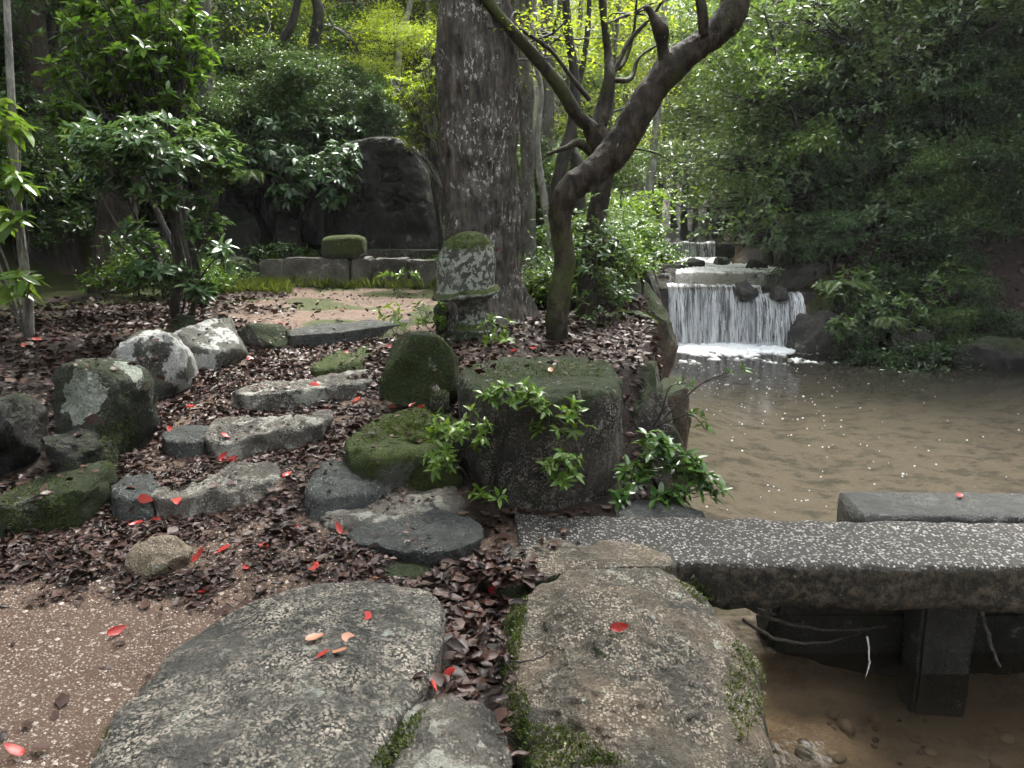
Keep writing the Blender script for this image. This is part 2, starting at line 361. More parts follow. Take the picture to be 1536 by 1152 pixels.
def axis(lo, hi, flo, fhi, fine, g=1.07):
    a = list(np.arange(flo, fhi, fine)); st = fine; v = fhi
    while v < hi: a.append(v); st *= g; v += st
    a.append(hi); st = fine; v = flo - fine
    while v > lo: a.insert(0, v); st *= g; v -= st
    a.insert(0, lo); return np.array(a)
gx = axis(-130, 140, -3.4, 3.4, .05, 1.055); gy = axis(-30, 200, 1.6, 8.0, .05, 1.05)
GX, GY = np.meshgrid(gx, gy); GZ = terrain(GX, GY)
nx, ny = len(gx), len(gy)
V = np.stack([GX, GY, GZ], -1).reshape(-1, 3)
ii = (np.arange(ny - 1)[:, None] * nx + np.arange(nx - 1)[None]).ravel()
F = np.stack([ii, ii + 1, ii + nx + 1, ii + nx], 1)
def litter_mask(x, y):
    q = np.stack([x, y, np.zeros_like(x)], -1); n = fbm(q * 1.1, 4, 77); n2 = fbm(q * 3.7, 3, 78)
    m = sstep(2.75, 3.15, y + .30 * (x + 1.2) * (x > -1.2) + .20 * n) * sstep(7.2, 6.7, y + .1 * n)       # the stair
    m = np.maximum(m, sstep(-1.9, -2.3, x + .3 * n + .9 * sstep(6.6, 7.6, y)) * sstep(2.6, 3.4, y) * (.55 + .45 * sstep(9, 7, y)))       # bank behind the boulders
    m = m * (1 - .65 * sstep(.1, .5, n2) * (x > -2.2))
    m = np.maximum(m, (.08 + .40 * sstep(.1, .6, n)) * sstep(6.9, 7.2, y))
    m = np.maximum(m, sstep(-.4, -.1, x) * sstep(3.75, 3.95, y) * (x < edgeL(y) + .15))
    m = np.maximum(m, sstep(-.1, .2, x - edgeR(y)) * 1.0)
    m = np.maximum(m, sstep(11.5, 13, y) * (x < edgeL(y)) * .9); m = np.where(y > 30, 1.0, m)
    return np.clip(m, 0, 1)
xf, yf = V[:, 0], V[:, 1]
lit = litter_mask(xf, yf)
nq = fbm(np.stack([xf, yf, 0 * xf], -1) * 1.3, 3, 31)
mossm = .9 * np.clip(sstep(.15, .6, nq + .8 * sstep(-3.2, -4.5, xf) * sstep(7.5, 9, yf) + .55 * sstep(9.6, 10.8, yf) * (xf < 1)) * (yf > 6.8), 0, 1)
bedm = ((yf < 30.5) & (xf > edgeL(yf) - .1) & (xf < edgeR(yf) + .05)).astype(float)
s = NT('granite sand, leaf soil and moss')
v = s.voro(120); vr = s.sep(v.outputs['Color'])
sand = s.mix(s.noise(3, 4), (.120, .078, .055), (.175, .118, .086))
sand = s.mix(s.math('MULTIPLY', s.step(s.noise(1.6, 5, .6), .46, .62), .45), sand, (.075, .048, .034))
sand = s.mix(s.math('MULTIPLY', s.step(s.noise(160, 3, .7), .4, .7), .6), sand, (.075, .05, .036))
gr = s.math('MULTIPLY', s.step(vr[0], .66, .72), s.step(v.outputs['Distance'], .55, .38))
sand = s.mix(gr, sand, s.mix(vr[1], (.24, .18, .14), (.42, .35, .29)))
soil = s.mix(s.noise(14, 5, .7), (.010, .007, .0055), (.038, .025, .019))
mosc = s.mix(s.noise(30, 5, .75), (.025, .034, .010), (.075, .085, .022))
lt = s.step(s.math('ADD', s.attr('litter'), s.math('MULTIPLY', s.math('SUBTRACT', s.noise(11, 5, .7), .5), .8)), .30, .62)
c = s.mix(lt, sand, soil)
c = s.mix(s.step(s.math('ADD', s.attr('moss'), s.math('MULTIPLY', s.math('SUBTRACT', s.noise(9, 5, .7), .5), .7)), .35, .7), c, mosc)
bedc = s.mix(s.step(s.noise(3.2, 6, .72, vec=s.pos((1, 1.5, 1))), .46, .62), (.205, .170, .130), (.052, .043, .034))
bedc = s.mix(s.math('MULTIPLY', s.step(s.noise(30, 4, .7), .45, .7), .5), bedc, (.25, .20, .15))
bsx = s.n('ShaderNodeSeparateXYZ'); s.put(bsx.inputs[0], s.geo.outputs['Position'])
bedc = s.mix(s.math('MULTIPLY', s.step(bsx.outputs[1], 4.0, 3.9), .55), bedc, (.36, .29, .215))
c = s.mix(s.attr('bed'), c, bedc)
hh = s.math('ADD', s.math('MULTIPLY', gr, .5), s.math('ADD', s.math('MULTIPLY', s.noise(60, 5, .7), 1.0), s.math('MULTIPLY', s.noise(14, 4), 1.5)))
M['ground'] = s.done(s.bsdf(c, s.mixf(s.noise(6, 4), .55, .9), s.bump(hh, 1.0, .016), .22))
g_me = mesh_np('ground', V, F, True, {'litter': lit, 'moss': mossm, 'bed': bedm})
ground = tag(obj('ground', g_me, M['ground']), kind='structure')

def tz(x, y): return float(terrain(np.array([x]), np.array([y]))[0])

# colliders for dropping leaves: (verts, faces, is_stone)
COLL = []
def collide(V, F, stone): COLL.append((np.asarray(V, float), [np.asarray(f) for f in (F if isinstance(F, (list, tuple)) else [F])], stone))
collide(V, F, 0)

# ------------------------------------------------------------------ stones
_ico = {}
def ico(sub):
    if sub not in _ico:
        bm = bmesh.new(); bmesh.ops.create_icosphere(bm, subdivisions=sub, radius=1.0)
        bm.verts.ensure_lookup_table()
        _ico[sub] = (np.array([v.co[:] for v in bm.verts]), np.array([[v.index for v in f.verts] for f in bm.faces])); bm.free()
    return _ico[sub]
STONES = 0
def boulder(name, label, box, Y, dep, mat, seed=None, e=.62, facets=9, rough=.085, rz=0.0, sub=5, sink=.12, cat='boulder', group=None, lean=(0, 0), cut=(.5, .86), coll=True, parent=None, taper=0.0):
    """box = photo extents (left, right, top, base) of the stone seen at distance Y (its front); dep its depth in metres"""
    global STONES; STONES += 1
    seed = STONES if seed is None else seed
    rng = np.random.default_rng(seed + 900)
    l, r, t, b = box; ym = Y + dep * .35
    x0, x1 = D(l, b, ym).x, D(r, b, ym).x; zt = D((l + r) / 2, t, Y + dep * .5).z; zb = D((l + r) / 2, b, Y).z - sink
    c = np.array([(x0 + x1) / 2, Y + dep / 2, (zt + zb) / 2]); h = np.array([(x1 - x0) / 2, dep / 2, (zt - zb) / 2])
    n, Fc = ico(sub)
    p = np.sign(n) * np.abs(n) ** e
    p = p / np.max(np.abs(p), axis=0)
    for k in range(facets):
        d = rng.normal(0, 1, 3); d /= np.linalg.norm(d); lim = rng.uniform(*cut) * np.max(p @ d)
        over = np.maximum(0, p @ d - lim); p = p - over[:, None] * d * .97
    p = p / np.max(np.abs(p), axis=0)
    if taper: p[:, :2] *= (1 - taper * (p[:, 2:3] * .5 + .5))
    p[:, 0] += lean[0] * p[:, 2]; p[:, 1] += lean[1] * p[:, 2]
    p = p * h
    sc = float(np.min(h))
    q = p + c
    nn = n / np.linalg.norm(n, axis=1)[:, None]
    p = p + nn * (fbm(q / max(.25, sc * 1.1), 4, seed) * rough * sc * 1.6 + (1 - 2.2 * np.abs(fbm(q * 3.2 / max(.5, sc * 2), 4, seed + 6))) * rough * sc * .35 + fbm(q * 9, 4, seed + 3, .6) * rough * .22)[:, None]
    cr, sr = math.cos(rz), math.sin(rz)
    p = np.stack([p[:, 0] * cr - p[:, 1] * sr, p[:, 0] * sr + p[:, 1] * cr, p[:, 2]], 1)
    W = p + c
    me = mesh_np(name, p, Fc)
    if parent is None:
        o = obj(name, me, M[mat]); o.location = c; tag(o, label, cat, group)
    else:
        o = child_at(name, me, M[mat], parent, Matrix.Translation(c))
    if coll: collide(W, Fc, 1)
    return o

def flat_stone(name, label, poly, zt, z0, mat, rr=.05, dome=.03, flare=.06, rough=.012, M_=110, rings=16, seed=None, cat='stepping stone', group=None, tilt=(0, 0), angular=.5):
    """poly = photo outline of the stone's top, lying at height zt"""
    global STONES; STONES += 1
    seed = STONES if seed is None else seed
    w = np.array([P(a, b, zt)[:2] for a, b in poly]); c = (w.max(0) + w.min(0)) / 2
    sp = spline(np.vstack([w[-1:], w, w[:2]]), 8)[8:-8]
    lin = np.concatenate([w[k_] + (w[(k_ + 1) % len(w)] - w[k_]) * np.linspace(0, 1, 8, endpoint=False)[:, None] for k_ in range(len(w))])
    sp = sp[:len(lin)] * (1 - angular) + lin * angular
    ang = np.arctan2(sp[:, 1] - c[1], sp[:, 0] - c[0]); rad = np.hypot(sp[:, 0] - c[0], sp[:, 1] - c[1])
    o_ = np.argsort(ang); th = np.linspace(-np.pi, np.pi, M_, endpoint=False)
    Rd = np.interp(th, ang[o_], rad[o_], period=2 * np.pi)
    rows = []
    for k in range(7):
        f = k / 6; rows.append((Rd * (1 + flare * (1 - f) ** 1.5), np.full(M_, z0 + (zt - rr - z0) * f)))
    for k in range(1, 7):
        a = k / 6 * np.pi / 2; rows.append((Rd - rr * (1 - np.cos(a)), np.full(M_, zt - rr + rr * np.sin(a))))
    for k in range(1, rings):
        f = 1 - (k / rings) ; rows.append(((Rd - rr) * f, np.full(M_, zt + dome * (1 - f ** 2))))
    Vv = [np.stack([c[0] + a * np.cos(th), c[1] + a * np.sin(th), z], 1) for a, z in rows]
    Vv = np.concatenate(Vv + [np.array([[c[0], c[1], zt + dome]])])
    n = M_; i = np.arange(len(rows) - 1)[:, None] * n; j = np.arange(n)[None]; j2 = (j + 1) % n
    F4 = np.stack([i + j, i + j2, i + n + j2, i + n + j], -1).reshape(-1, 4)
    last = (len(rows) - 1) * n; m = len(Vv) - 1; F3 = np.array([[last + q, last + (q + 1) % n, m] for q in range(n)])
    out = Vv - np.array([c[0], c[1], zt - .3]); nrm = out / (np.linalg.norm(out, axis=1)[:, None] + 1e-6)
    d = fbm(Vv * 2.6, 4, seed) * rough * 2.2 + (1 - 2 * np.abs(fbm(Vv * 6, 3, seed + 5))) * rough * .6 + fbm(Vv * 40, 3, seed + 8) * rough * .30
    Vv = Vv + nrm * d[:, None]
    Vv[:, 2] += ((Vv[:, 0] - c[0]) * tilt[0] + (Vv[:, 1] - c[1]) * tilt[1]) * sstep(z0, zt, Vv[:, 2])
    org = np.array([c[0], c[1], z0])
    me = mesh_np(name, Vv - org, [F4, F3]); o = obj(name, me, M[mat]); o.location = org; tag(o, label, cat, group)
    collide(Vv, [F4, F3], 1)
    return o

# --- the large stones in the foreground
flat_stone('stepping_stone', 'broad grey granite stepping stone speckled with pale grit beside the sand',
           [(262, 955), (300, 925), (370, 898), (470, 880), (560, 872), (630, 884), (664, 915), (664, 950), (640, 1005), (605, 1058), (580, 1110), (560, 1180), (470, 1290), (270, 1330), (120, 1240), (140, 1120), (190, 1040), (225, 990)],
           .09, -.15, 'stone_grit', rr=.045, dome=.05, rough=.018, M_=380, rings=100, angular=.3)
flat_stone('stepping_stone', 'big rounded brown granite stepping stone with moss flanks at the water edge',
           [(772, 905), (800, 870), (870, 850), (950, 845), (1015, 856), (1066, 882), (1112, 922), (1148, 962), (1166, 1010), (1164, 1060), (1142, 1112), (1085, 1170), (980, 1225), (860, 1240), (790, 1190), (770, 1100), (758, 1020), (756, 955)],
           .06, -1.2, 'stone_warm', rr=.13, dome=.085, rough=.022, M_=380, rings=100, flare=.02, tilt=(-.04, .02), angular=.3)
flat_stone('wedge_stone', 'small pale mossy stone wedged between the two large stepping stones',
           [(598, 1120), (625, 1062), (665, 1040), (712, 1036), (738, 1062), (754, 1112), (766, 1170), (750, 1260), (640, 1270), (595, 1200)],
           .06, -.2, 'stone_step', rr=.06, dome=.035, rough=.02, M_=120, rings=22, cat='stone')
flat_stone('stepping_stone', 'thin buff granite stone butting the near left end of the slab bridge',
           [(716, 862), (735, 832), (780, 812), (850, 803), (930, 806), (1000, 828), (1012, 848), (940, 850), (860, 853), (800, 868), (755, 876)],
           .03, -.2, 'stone_warm', rr=.03, dome=.015, rough=.008)
flat_stone('stepping_stone', 'smooth wet slate-grey stone at the foot of the stair',
           [(524, 803), (555, 778), (620, 759), (690, 763), (728, 784), (731, 800), (690, 820), (640, 829), (590, 824), (540, 815)],
           .075, -.05, 'stone_slate', rr=.014, dome=.008, rough=.02, flare=-.08, angular=.9)
flat_stone('stepping_stone', 'low mossy stone tucked under the slate-grey stone',
           [(535, 850), (560, 832), (600, 826), (645, 838), (645, 858), (600, 873), (550, 870)], .015, -.15, 'stone_block', rr=.03, dome=.01, rough=.012)
flat_stone('stepping_stone', 'pale flat granite stone behind the slate-grey stone',
           [(480, 775), (530, 748), (600, 724), (680, 724), (697, 745), (690, 768), (640, 770), (560, 785), (500, 788)], .085, -.1, 'stone_step', rr=.03, dome=.015, rough=.014)
flat_stone('stepping_stone', 'rounded grey stair stone with a wet sloping front',
           [(454, 723), (490, 693), (556, 677), (609, 676), (623, 691), (608, 712), (545, 734), (468, 740)], .19, -.05, 'stone_slate', rr=.06, dome=.015, rough=.02, flare=.10)
flat_stone('stepping_stone', 'stair stone with white lichen spots on its front edge',
           [(224, 729), (286, 709), (381, 699), (411, 703), (409, 722), (336, 737), (235, 746)], .165, -.05, 'stone_step', rr=.03, dome=.012, rough=.024, flare=.14)
flat_stone('stepping_stone', 'small dark stair stone beside the lichen spotted step',
           [(165, 730), (190, 712), (228, 712), (236, 728), (225, 742), (175, 745)], .17, -.05, 'stone_slate', rr=.03, dome=.01, rough=.015)
flat_stone('stepping_stone', 'pale slab step lying midway up the leafy stair',
           [(315, 649), (338, 629), (399, 614), (483, 609), (494, 619), (480, 640), (405, 651), (323, 662)], .285, .1, 'stone_step', rr=.03, dome=.012, rough=.024, flare=.14)
flat_stone('stepping_stone', 'dark flat stone half buried in leaves left of the pale slab step',
           [(245, 650), (275, 638), (315, 640), (320, 650), (290, 662), (250, 660)], .27, .15, 'stone_slate', rr=.02, dome=.006, rough=.01)
flat_stone('stepping_stone', 'long low step with a bright wet front lip',
           [(352, 584), (400, 573), (470, 568), (545, 561), (560, 572), (500, 582), (415, 591), (362, 592)], .41, .2, 'stone_step', rr=.025, dome=.01, rough=.02, flare=.14)
flat_stone('stepping_stone', 'half mossy step stone below the top step',
           [(463, 547), (488, 530), (548, 518), (562, 530), (528, 546), (475, 554)], .49, .25, 'stone_brightmoss', rr=.035, dome=.01, rough=.014)
flat_stone('step_slab', 'long straight top step slab edging the sandy terrace',
           [(432, 494), (500, 483), (608, 475), (612, 485), (520, 496), (440, 503)], .60, .35, 'stone_slate', rr=.015, dome=.004, rough=.008, cat='step')
flat_stone('stepping_stone', 'flat stone cushioned with bright green moss below the furry boulder',
           [(512, 662), (540, 636), (600, 616), (660, 612), (688, 630), (684, 652), (640, 670), (560, 682)], .335, .02, 'stone_brightmoss', rr=.07, dome=.03, rough=.02, flare=-.03)
flat_stone('granite_block', 'big squared granite block with mossy top in front of the trees',
           [(690, 566), (702, 545), (760, 536), (850, 533), (905, 539), (932, 562), (918, 586), (820, 596), (725, 588)], .635, -.15, 'stone_block', rr=.055, dome=.012, rough=.02, flare=-.05, M_=150, rings=22, cat='block')
flat_stone('flat_stone', 'flat grey stone under the glossy shrub behind the slab bridge',
           [(925, 765), (960, 753), (1020, 752), (1060, 764), (1050, 776), (940, 778)], .01, -.5, 'stone_slate', rr=.04, dome=.012, rough=.012, cat='stone')

B = boulder
B('boulder', 'dark mossy boulder with one big pale lichen crust', (66, 210, 543, 712), 4.15, .75, 'stone_crust', e=.6, seed=4, rough=.05, taper=.12)
B('boulder', 'cracked boulder whitened by lichen between two darker boulders', (166, 284, 497, 615), 5.1, .7, 'stone_pale', e=.5, seed=11, rough=.05, facets=9)
B('boulder', 'rounded lichen-mottled boulder by the shrub stem', (248, 370, 479, 575), 5.7, .75, 'stone_pale', e=.72, seed=17, rough=.04)
B('boulder', 'low moss covered boulder with a pale lichen dot', (-70, 130, 712, 838), 3.35, .8, 'stone_moss', e=.6, seed=23)
B('boulder', 'small flat-topped dark stone below the big lichen crust', (56, 154, 648, 722), 3.95, .4, 'stone_dark', e=.45, seed=31)
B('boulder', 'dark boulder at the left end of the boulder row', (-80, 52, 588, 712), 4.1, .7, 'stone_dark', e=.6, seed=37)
B('boulder', 'small grey stone at the foot of the forked shrub', (256, 304, 476, 500), 6.3, .4, 'stone_block', e=.7, seed=41, sub=3)
B('boulder', 'mossy edging stone beside the top step', (350, 436, 487, 518), 6.35, .35, 'stone_block', e=.55, seed=43, sub=3)
B('boulder', 'squat boulder furred all over with dark moss', (563, 690, 500, 616), 4.85, .75, 'stone_moss', e=.58, seed=47, sub=5, rough=.045)
B('stone', 'fist-sized pale stone leaning on the furry boulder', (644, 674, 577, 614), 4.7, .14, 'stone_block', e=.6, seed=53, sub=3, cat='stone', sink=.04)
B('stone', 'triangular ochre stone lying on the sand', (184, 290, 797, 876), 3.05, .32, 'stone_yellow', e=.8, seed=59, rough=.07, taper=.45, cat='stone', facets=9, sink=.05)
B('boulder', 'tapering granite wedge beside the squared block', (916, 1030, 545, 722), 4.75, .85, 'stone_block', e=.68, seed=61, taper=.45, lean=(-.18, 0), sink=.3, sub=5)
B('boulder', 'grey boulder behind the granite wedge', (858, 978, 474, 560), 6.4, .9, 'stone_dark', e=.62, seed=67, sink=.5)
B('boulder', 'tall brown mossy boulder standing in the pool edge', (925, 1012, 418, 590), 9.2, 1.2, 'stone_brown', e=.5, seed=71, sub=5, rough=.05, sink=.3)
B('boulder', 'dark leafy boulder behind the tall brown boulder', (905, 1004, 372, 450), 11.0, 1.6, 'stone_dark', e=.7, seed=73, sink=.7)
B('boulder', 'low mossy boulder among the bank roots', (975, 1028, 560, 640), 6.7, .9, 'stone_brown', e=.45, seed=74, sink=1.0, facets=5)
B('boulder', 'mossy mound between the big trunk and the leaning tree', (775, 850, 395, 460), 8.6, 1.0, 'stone_moss', e=.75, seed=75, sink=.3)
B('boulder', 'smooth dark boulder right of the waterfall', (1186, 1290, 458, 532), 12.6, 1.0, 'stone_wet', e=.62, seed=79, sink=.4)
B('boulder', 'black rock above the smooth boulder at the waterfall', (1180, 1290, 395, 480), 13.6, 1.3, 'stone_wet', e=.62, seed=83, sink=.3)
B('boulder', 'long wet rock at the foot of the right slope', (1290, 1470, 480, 545), 11.6, 1.0, 'stone_wet', e=.7, seed=85, sink=.3)
B('boulder', 'pale low shore rock by the leafy beach', (1440, 1560, 500, 548), 11.0, .8, 'stone_dark', e=.7, seed=86, sink=.3)
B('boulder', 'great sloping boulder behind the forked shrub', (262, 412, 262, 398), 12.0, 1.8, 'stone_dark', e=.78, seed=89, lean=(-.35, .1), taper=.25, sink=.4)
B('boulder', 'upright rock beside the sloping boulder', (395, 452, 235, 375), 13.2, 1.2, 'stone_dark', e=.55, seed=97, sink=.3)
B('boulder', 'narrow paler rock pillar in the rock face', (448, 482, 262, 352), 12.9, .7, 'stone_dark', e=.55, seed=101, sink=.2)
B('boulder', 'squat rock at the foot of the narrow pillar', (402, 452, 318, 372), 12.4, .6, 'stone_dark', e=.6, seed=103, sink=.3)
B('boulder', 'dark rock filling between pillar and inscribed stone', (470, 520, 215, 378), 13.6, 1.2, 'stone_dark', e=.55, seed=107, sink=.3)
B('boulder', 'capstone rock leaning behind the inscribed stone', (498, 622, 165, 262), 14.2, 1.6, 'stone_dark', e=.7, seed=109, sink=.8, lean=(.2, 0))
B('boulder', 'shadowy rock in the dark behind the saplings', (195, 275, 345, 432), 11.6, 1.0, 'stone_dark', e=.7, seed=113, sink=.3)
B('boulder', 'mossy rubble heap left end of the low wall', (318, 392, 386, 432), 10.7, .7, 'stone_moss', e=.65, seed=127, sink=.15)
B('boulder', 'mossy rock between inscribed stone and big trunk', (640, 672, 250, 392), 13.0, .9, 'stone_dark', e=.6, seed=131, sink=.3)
# slate shards on the sand
flat_stone('slate_shard', 'long narrow blue-grey slate shard on the sand', [(107, 886), (160, 880), (214, 877), (206, 889), (150, 896), (112, 896)], .022, -.02, 'stone_slate', rr=.004, dome=.001, rough=.002, M_=60, rings=5, cat='shard')
flat_stone('slate_shard', 'broken slate shard beside the triangular stone', [(136, 850), (160, 845), (192, 846), (186, 862), (152, 873)], .016, -.02, 'stone_slate', rr=.004, dome=.001, rough=.002, M_=60, rings=5, cat='shard')
# upstream rocks
for k, (bx_, Y_, lab) in enumerate([((988, 1022, 386, 404), 18.4, 'mossy rock in the upper stream below the far cascade'), ((1032, 1058, 386, 402), 19.0, 'dark square rock in the upper stream'),
                                    ((985, 1015, 408, 420), 15.6, 'flat dark rock at the left lip of the upper stream'), ((1010, 1034, 391, 404), 17.8, 'small pale rock between two darker stream rocks'),
                                    ((1072, 1096, 386, 396), 20.0, 'low rock in the far riffle under the branches'), ((990, 1016, 400, 410), 17.0, 'thin flat rock in the upper riffle'),
                                    ((1115, 1150, 388, 404), 18.6, 'rock at the right side of the upper riffle')]):
    B('stream_rock', lab, bx_, Y_, .6, 'stone_wet', e=.6, seed=140 + k, sub=3, cat='rock', sink=.25)

# ------------------------------------------------------------------ bridge slabs
s = NT('coarse grey aggregate slab')
v = s.voro(80, vec=s.pos((1, .8, 1))); vr = s.sep(v.outputs['Color'])
base = s.mix(s.noise(3.0, 5, .6), (.022, .022, .020), (.065, .062, .054))
gm = s.math('MULTIPLY', s.step(vr[0], .52, .60), s.step(v.outputs['Distance'], .6, .4))
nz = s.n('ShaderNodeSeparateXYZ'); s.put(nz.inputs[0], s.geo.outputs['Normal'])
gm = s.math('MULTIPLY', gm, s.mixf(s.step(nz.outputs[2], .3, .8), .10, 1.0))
c = s.mix(gm, base, s.mix(vr[1], (.16, .155, .145), (.54, .52, .49)))
c = s.mix(s.math('MULTIPLY', s.step(s.noise(5, 5, .65), .56, .68), .5), c, (.03, .035, .016))
c = s.mix(s.step(s.noise(16, 4, .6), .72, .74), c, (.34, .36, .31))
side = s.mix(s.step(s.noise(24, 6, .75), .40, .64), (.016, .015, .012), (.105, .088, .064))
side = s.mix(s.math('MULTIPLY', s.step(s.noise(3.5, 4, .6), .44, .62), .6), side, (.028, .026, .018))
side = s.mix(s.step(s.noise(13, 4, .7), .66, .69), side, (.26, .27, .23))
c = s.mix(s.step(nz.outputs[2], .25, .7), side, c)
M['slab'] = s.done(s.bsdf(c, s.mixf(gm, .62, .40), s.bump(s.math('ADD', s.math('MULTIPLY', gm, .8), s.math('MULTIPLY', s.noise(42, 5, .75), 1.6)), 1.0, .016), .28))
def slab(name, label, corners, z1, z0, mat, seed, jag=.016, nseg=190):
    """corners: near-left, near-right, far-right, far-left in world xy"""
    a, b, c_, d = [np.array(q) for q in corners]
    nu, nv, nw = nseg, 16, 7
    ring = []
    for v_ in np.linspace(0, 1, nv): ring.append((v_, 1.0))
    for w in np.linspace(1, 0, nw)[1:]: ring.append((1.0, w))
    for v_ in np.linspace(1, 0, nv)[1:]: ring.append((v_, 0.0))
    for w in np.linspace(0, 1, nw)[1:-1]: ring.append((0.0, w))
    n = len(ring); Vv = []
    for u in np.linspace(0, 1, nu):
        for v_, w in ring:
            xy = (a * (1 - u) + b * u) * (1 - v_) + (d * (1 - u) + c_ * u) * v_; Vv.append([xy[0], xy[1], z0 + (z1 - z0) * w])
    Vv = np.array(Vv)
    edge = np.array([1.0 if (v_ in (0.0, 1.0) and w in (0.0, 1.0)) else 0.0 for v_, w in ring] * nu)
    cen = np.array([(a + b + c_ + d)[0] / 4, (a + b + c_ + d)[1] / 4, (z0 + z1) / 2])
    inw = cen - Vv; inw[:, 0] *= .02; inw /= np.linalg.norm(inw, axis=1)[:, None]
    Vv += inw * (edge * (.013 + .012 * fbm(Vv * 11, 3, seed)) + jag * fbm(Vv * 3.5, 4, seed + 1) * .8 + fbm(Vv * 24, 3, seed + 2) * .0045)[:, None]
    i = np.arange(nu - 1)[:, None] * n; j = np.arange(n)[None]; j2 = (j + 1) % n
    F4 = np.stack([i + j, i + n + j, i + n + j2, i + j2], -1).reshape(-1, 4)
    m = len(Vv); Vv = np.vstack([Vv, Vv[:n].mean(0), Vv[-n:].mean(0)])
    F3 = [[q, (q + 1) % n, m] for q in range(n)] + [[(nu - 1) * n + (q + 1) % n, (nu - 1) * n + q, m + 1] for q in range(n)]
    o = obj(name, mesh_np(name, Vv, [F4, np.array(F3)]), mat); tag(o, label, 'slab')
    collide(Vv, [F4, np.array(F3)], 1); return o
fa, fb = P(770, 842, .02), P(1536, 851, .02); ba, bb = P(772, 769, .02), P(1536, 785, .02)
k = 1.95
slab('bridge_slab', 'long rough aggregate stone slab bridging the stream', [(fa.x + .05, fa.y), (fa.x + (fb.x - fa.x) * k, fa.y + (fb.y - fa.y) * k), (ba.x + (bb.x - ba.x) * k, ba.y + (bb.y - ba.y) * k), (ba.x + .0, ba.y)], .02, -.205, M['slab'], 3)
M['slab_dark'] = mat_rock('wet dark concrete', dark=(.04, .042, .04), light=(.10, .10, .095), grit=(.30, .29, .27), grit_amt=.4, moss=.15, lichen=0, rough=(.35, .2), grit_scale=140)
a2, b2 = P(1302, 777, .02), P(1536, 779.5, .02); d2, c2 = P(1258, 735, .02), P(1536, 738, .02); k2 = 4.5
slab('bridge_slab', 'second smoother slab lying parallel behind the rough bridge slab', [(a2.x, a2.y + .035), (a2.x + (b2.x - a2.x) * k2, a2.y + .035 + (b2.y - a2.y) * k2), (d2.x + (c2.x - d2.x) * k2, d2.y + (c2.y - d2.y) * k2), (d2.x, d2.y)], .02, -.21, M['slab_dark'], 8, jag=.004)
def crisp_box(name, label, cat, c, size, mat, rz=0., bev=.02, parent=None, rough=.006, seed=0, group=None, coll=True, div=10):
    bm = bmesh.new(); bmesh.ops.create_cube(bm, size=1.0)
    for v_ in bm.verts: v_.co = Vector((v_.co.x * size[0], v_.co.y * size[1], v_.co.z * size[2]))
    bmesh.ops.bevel(bm, geom=bm.edges[:], offset=bev, segments=2, affect='EDGES')
    ml = max(size) / div
    for _ in range(4):
        es = [e_ for e_ in bm.edges if e_.calc_length() > ml * 1.5]
        if not es: break
        bmesh.ops.subdivide_edges(bm, edges=es, cuts=1, use_grid_fill=True)
    bmesh.ops.triangulate(bm, faces=bm.faces[:])
    vv = np.array([v_.co[:] for v_ in bm.verts]); ff = np.array([[v_.index for v_ in f.verts] for f in bm.faces]); bm.free()
    q = vv + np.array(c)
    vv = vv + vv / (np.linalg.norm(vv, axis=1)[:, None]) * (fbm(q * 4, 4, seed) * rough * 2 + fbm(q * 20, 2, seed + 1) * rough * .4)[:, None]
    cr, sr = math.cos(rz), math.sin(rz); vv = np.stack([vv[:, 0] * cr - vv[:, 1] * sr, vv[:, 0] * sr + vv[:, 1] * cr, vv[:, 2]], 1)
    me = mesh_np(name, vv, ff, smooth=True); me.set_sharp_from_angle(angle=R(32))
    if parent is None: o = obj(name, me, mat); o.location = c; tag(o, label, cat, group)
    else: o = child_at(name, me, mat, parent, Matrix.Translation(Vector(c)))
    if coll: collide(vv + np.array(c), ff, 1)
    return o
pp = D(1412, 950, 3.62)
crisp_box('bridge_pier', 'short dark concrete pier under the slab bridge', 'pier', (pp.x + .12, 3.84, -.72), (.30, .20, 1.02), M['slab_dark'], bev=.02)
crisp_box('bridge_pier', 'stone pier at the far end of the slab bridge', 'pier', (4.9, 3.45, -.72), (.5, .5, 1.02), M['slab_dark'], bev=.03)

# ------------------------------------------------------------------ low wall, drum stone, inscribed stone
wy = 11.0
low = thing('low_stone_wall', (D(470, 430, wy).x, wy, .6), 'low wall of squared granite blocks behind the sandy terrace', 'wall')
for k, (l, r, t) in enumerate([(386, 421, 390), (422, 524, 388), (525, 555, 388), (556, 612, 389), (613, 655, 391)]):
    a, b = D(l, t, wy), D(r, t, wy)
    crisp_box('block', None, None, ((a.x + b.x) / 2, wy + .2 + .012 * (k % 2), (a.z + .5) / 2), (b.x - a.x - .012, .42, a.z - .5), M['stone_wall'], bev=.025, parent=low, rough=.012, seed=k * 3)
a, b = D(548, 375, 11.9), D(660, 375, 11.9)
crisp_box('kerb_stone', 'long low kerb stone behind the drum stone on the wall', 'kerb', ((a.x + b.x) / 2, 12.05, (a.z + .5) / 2), (b.x - a.x, .35, a.z - .5), M['stone_block'], bev=.03)
B('drum_stone', 'rounded drum-shaped stone sitting on the low wall', (484, 549, 353, 389), 11.02, .42, 'stone_brightmoss', e=.48, seed=151, facets=2, rough=.03, cat='stone', sink=.0, cut=(.9, .97))

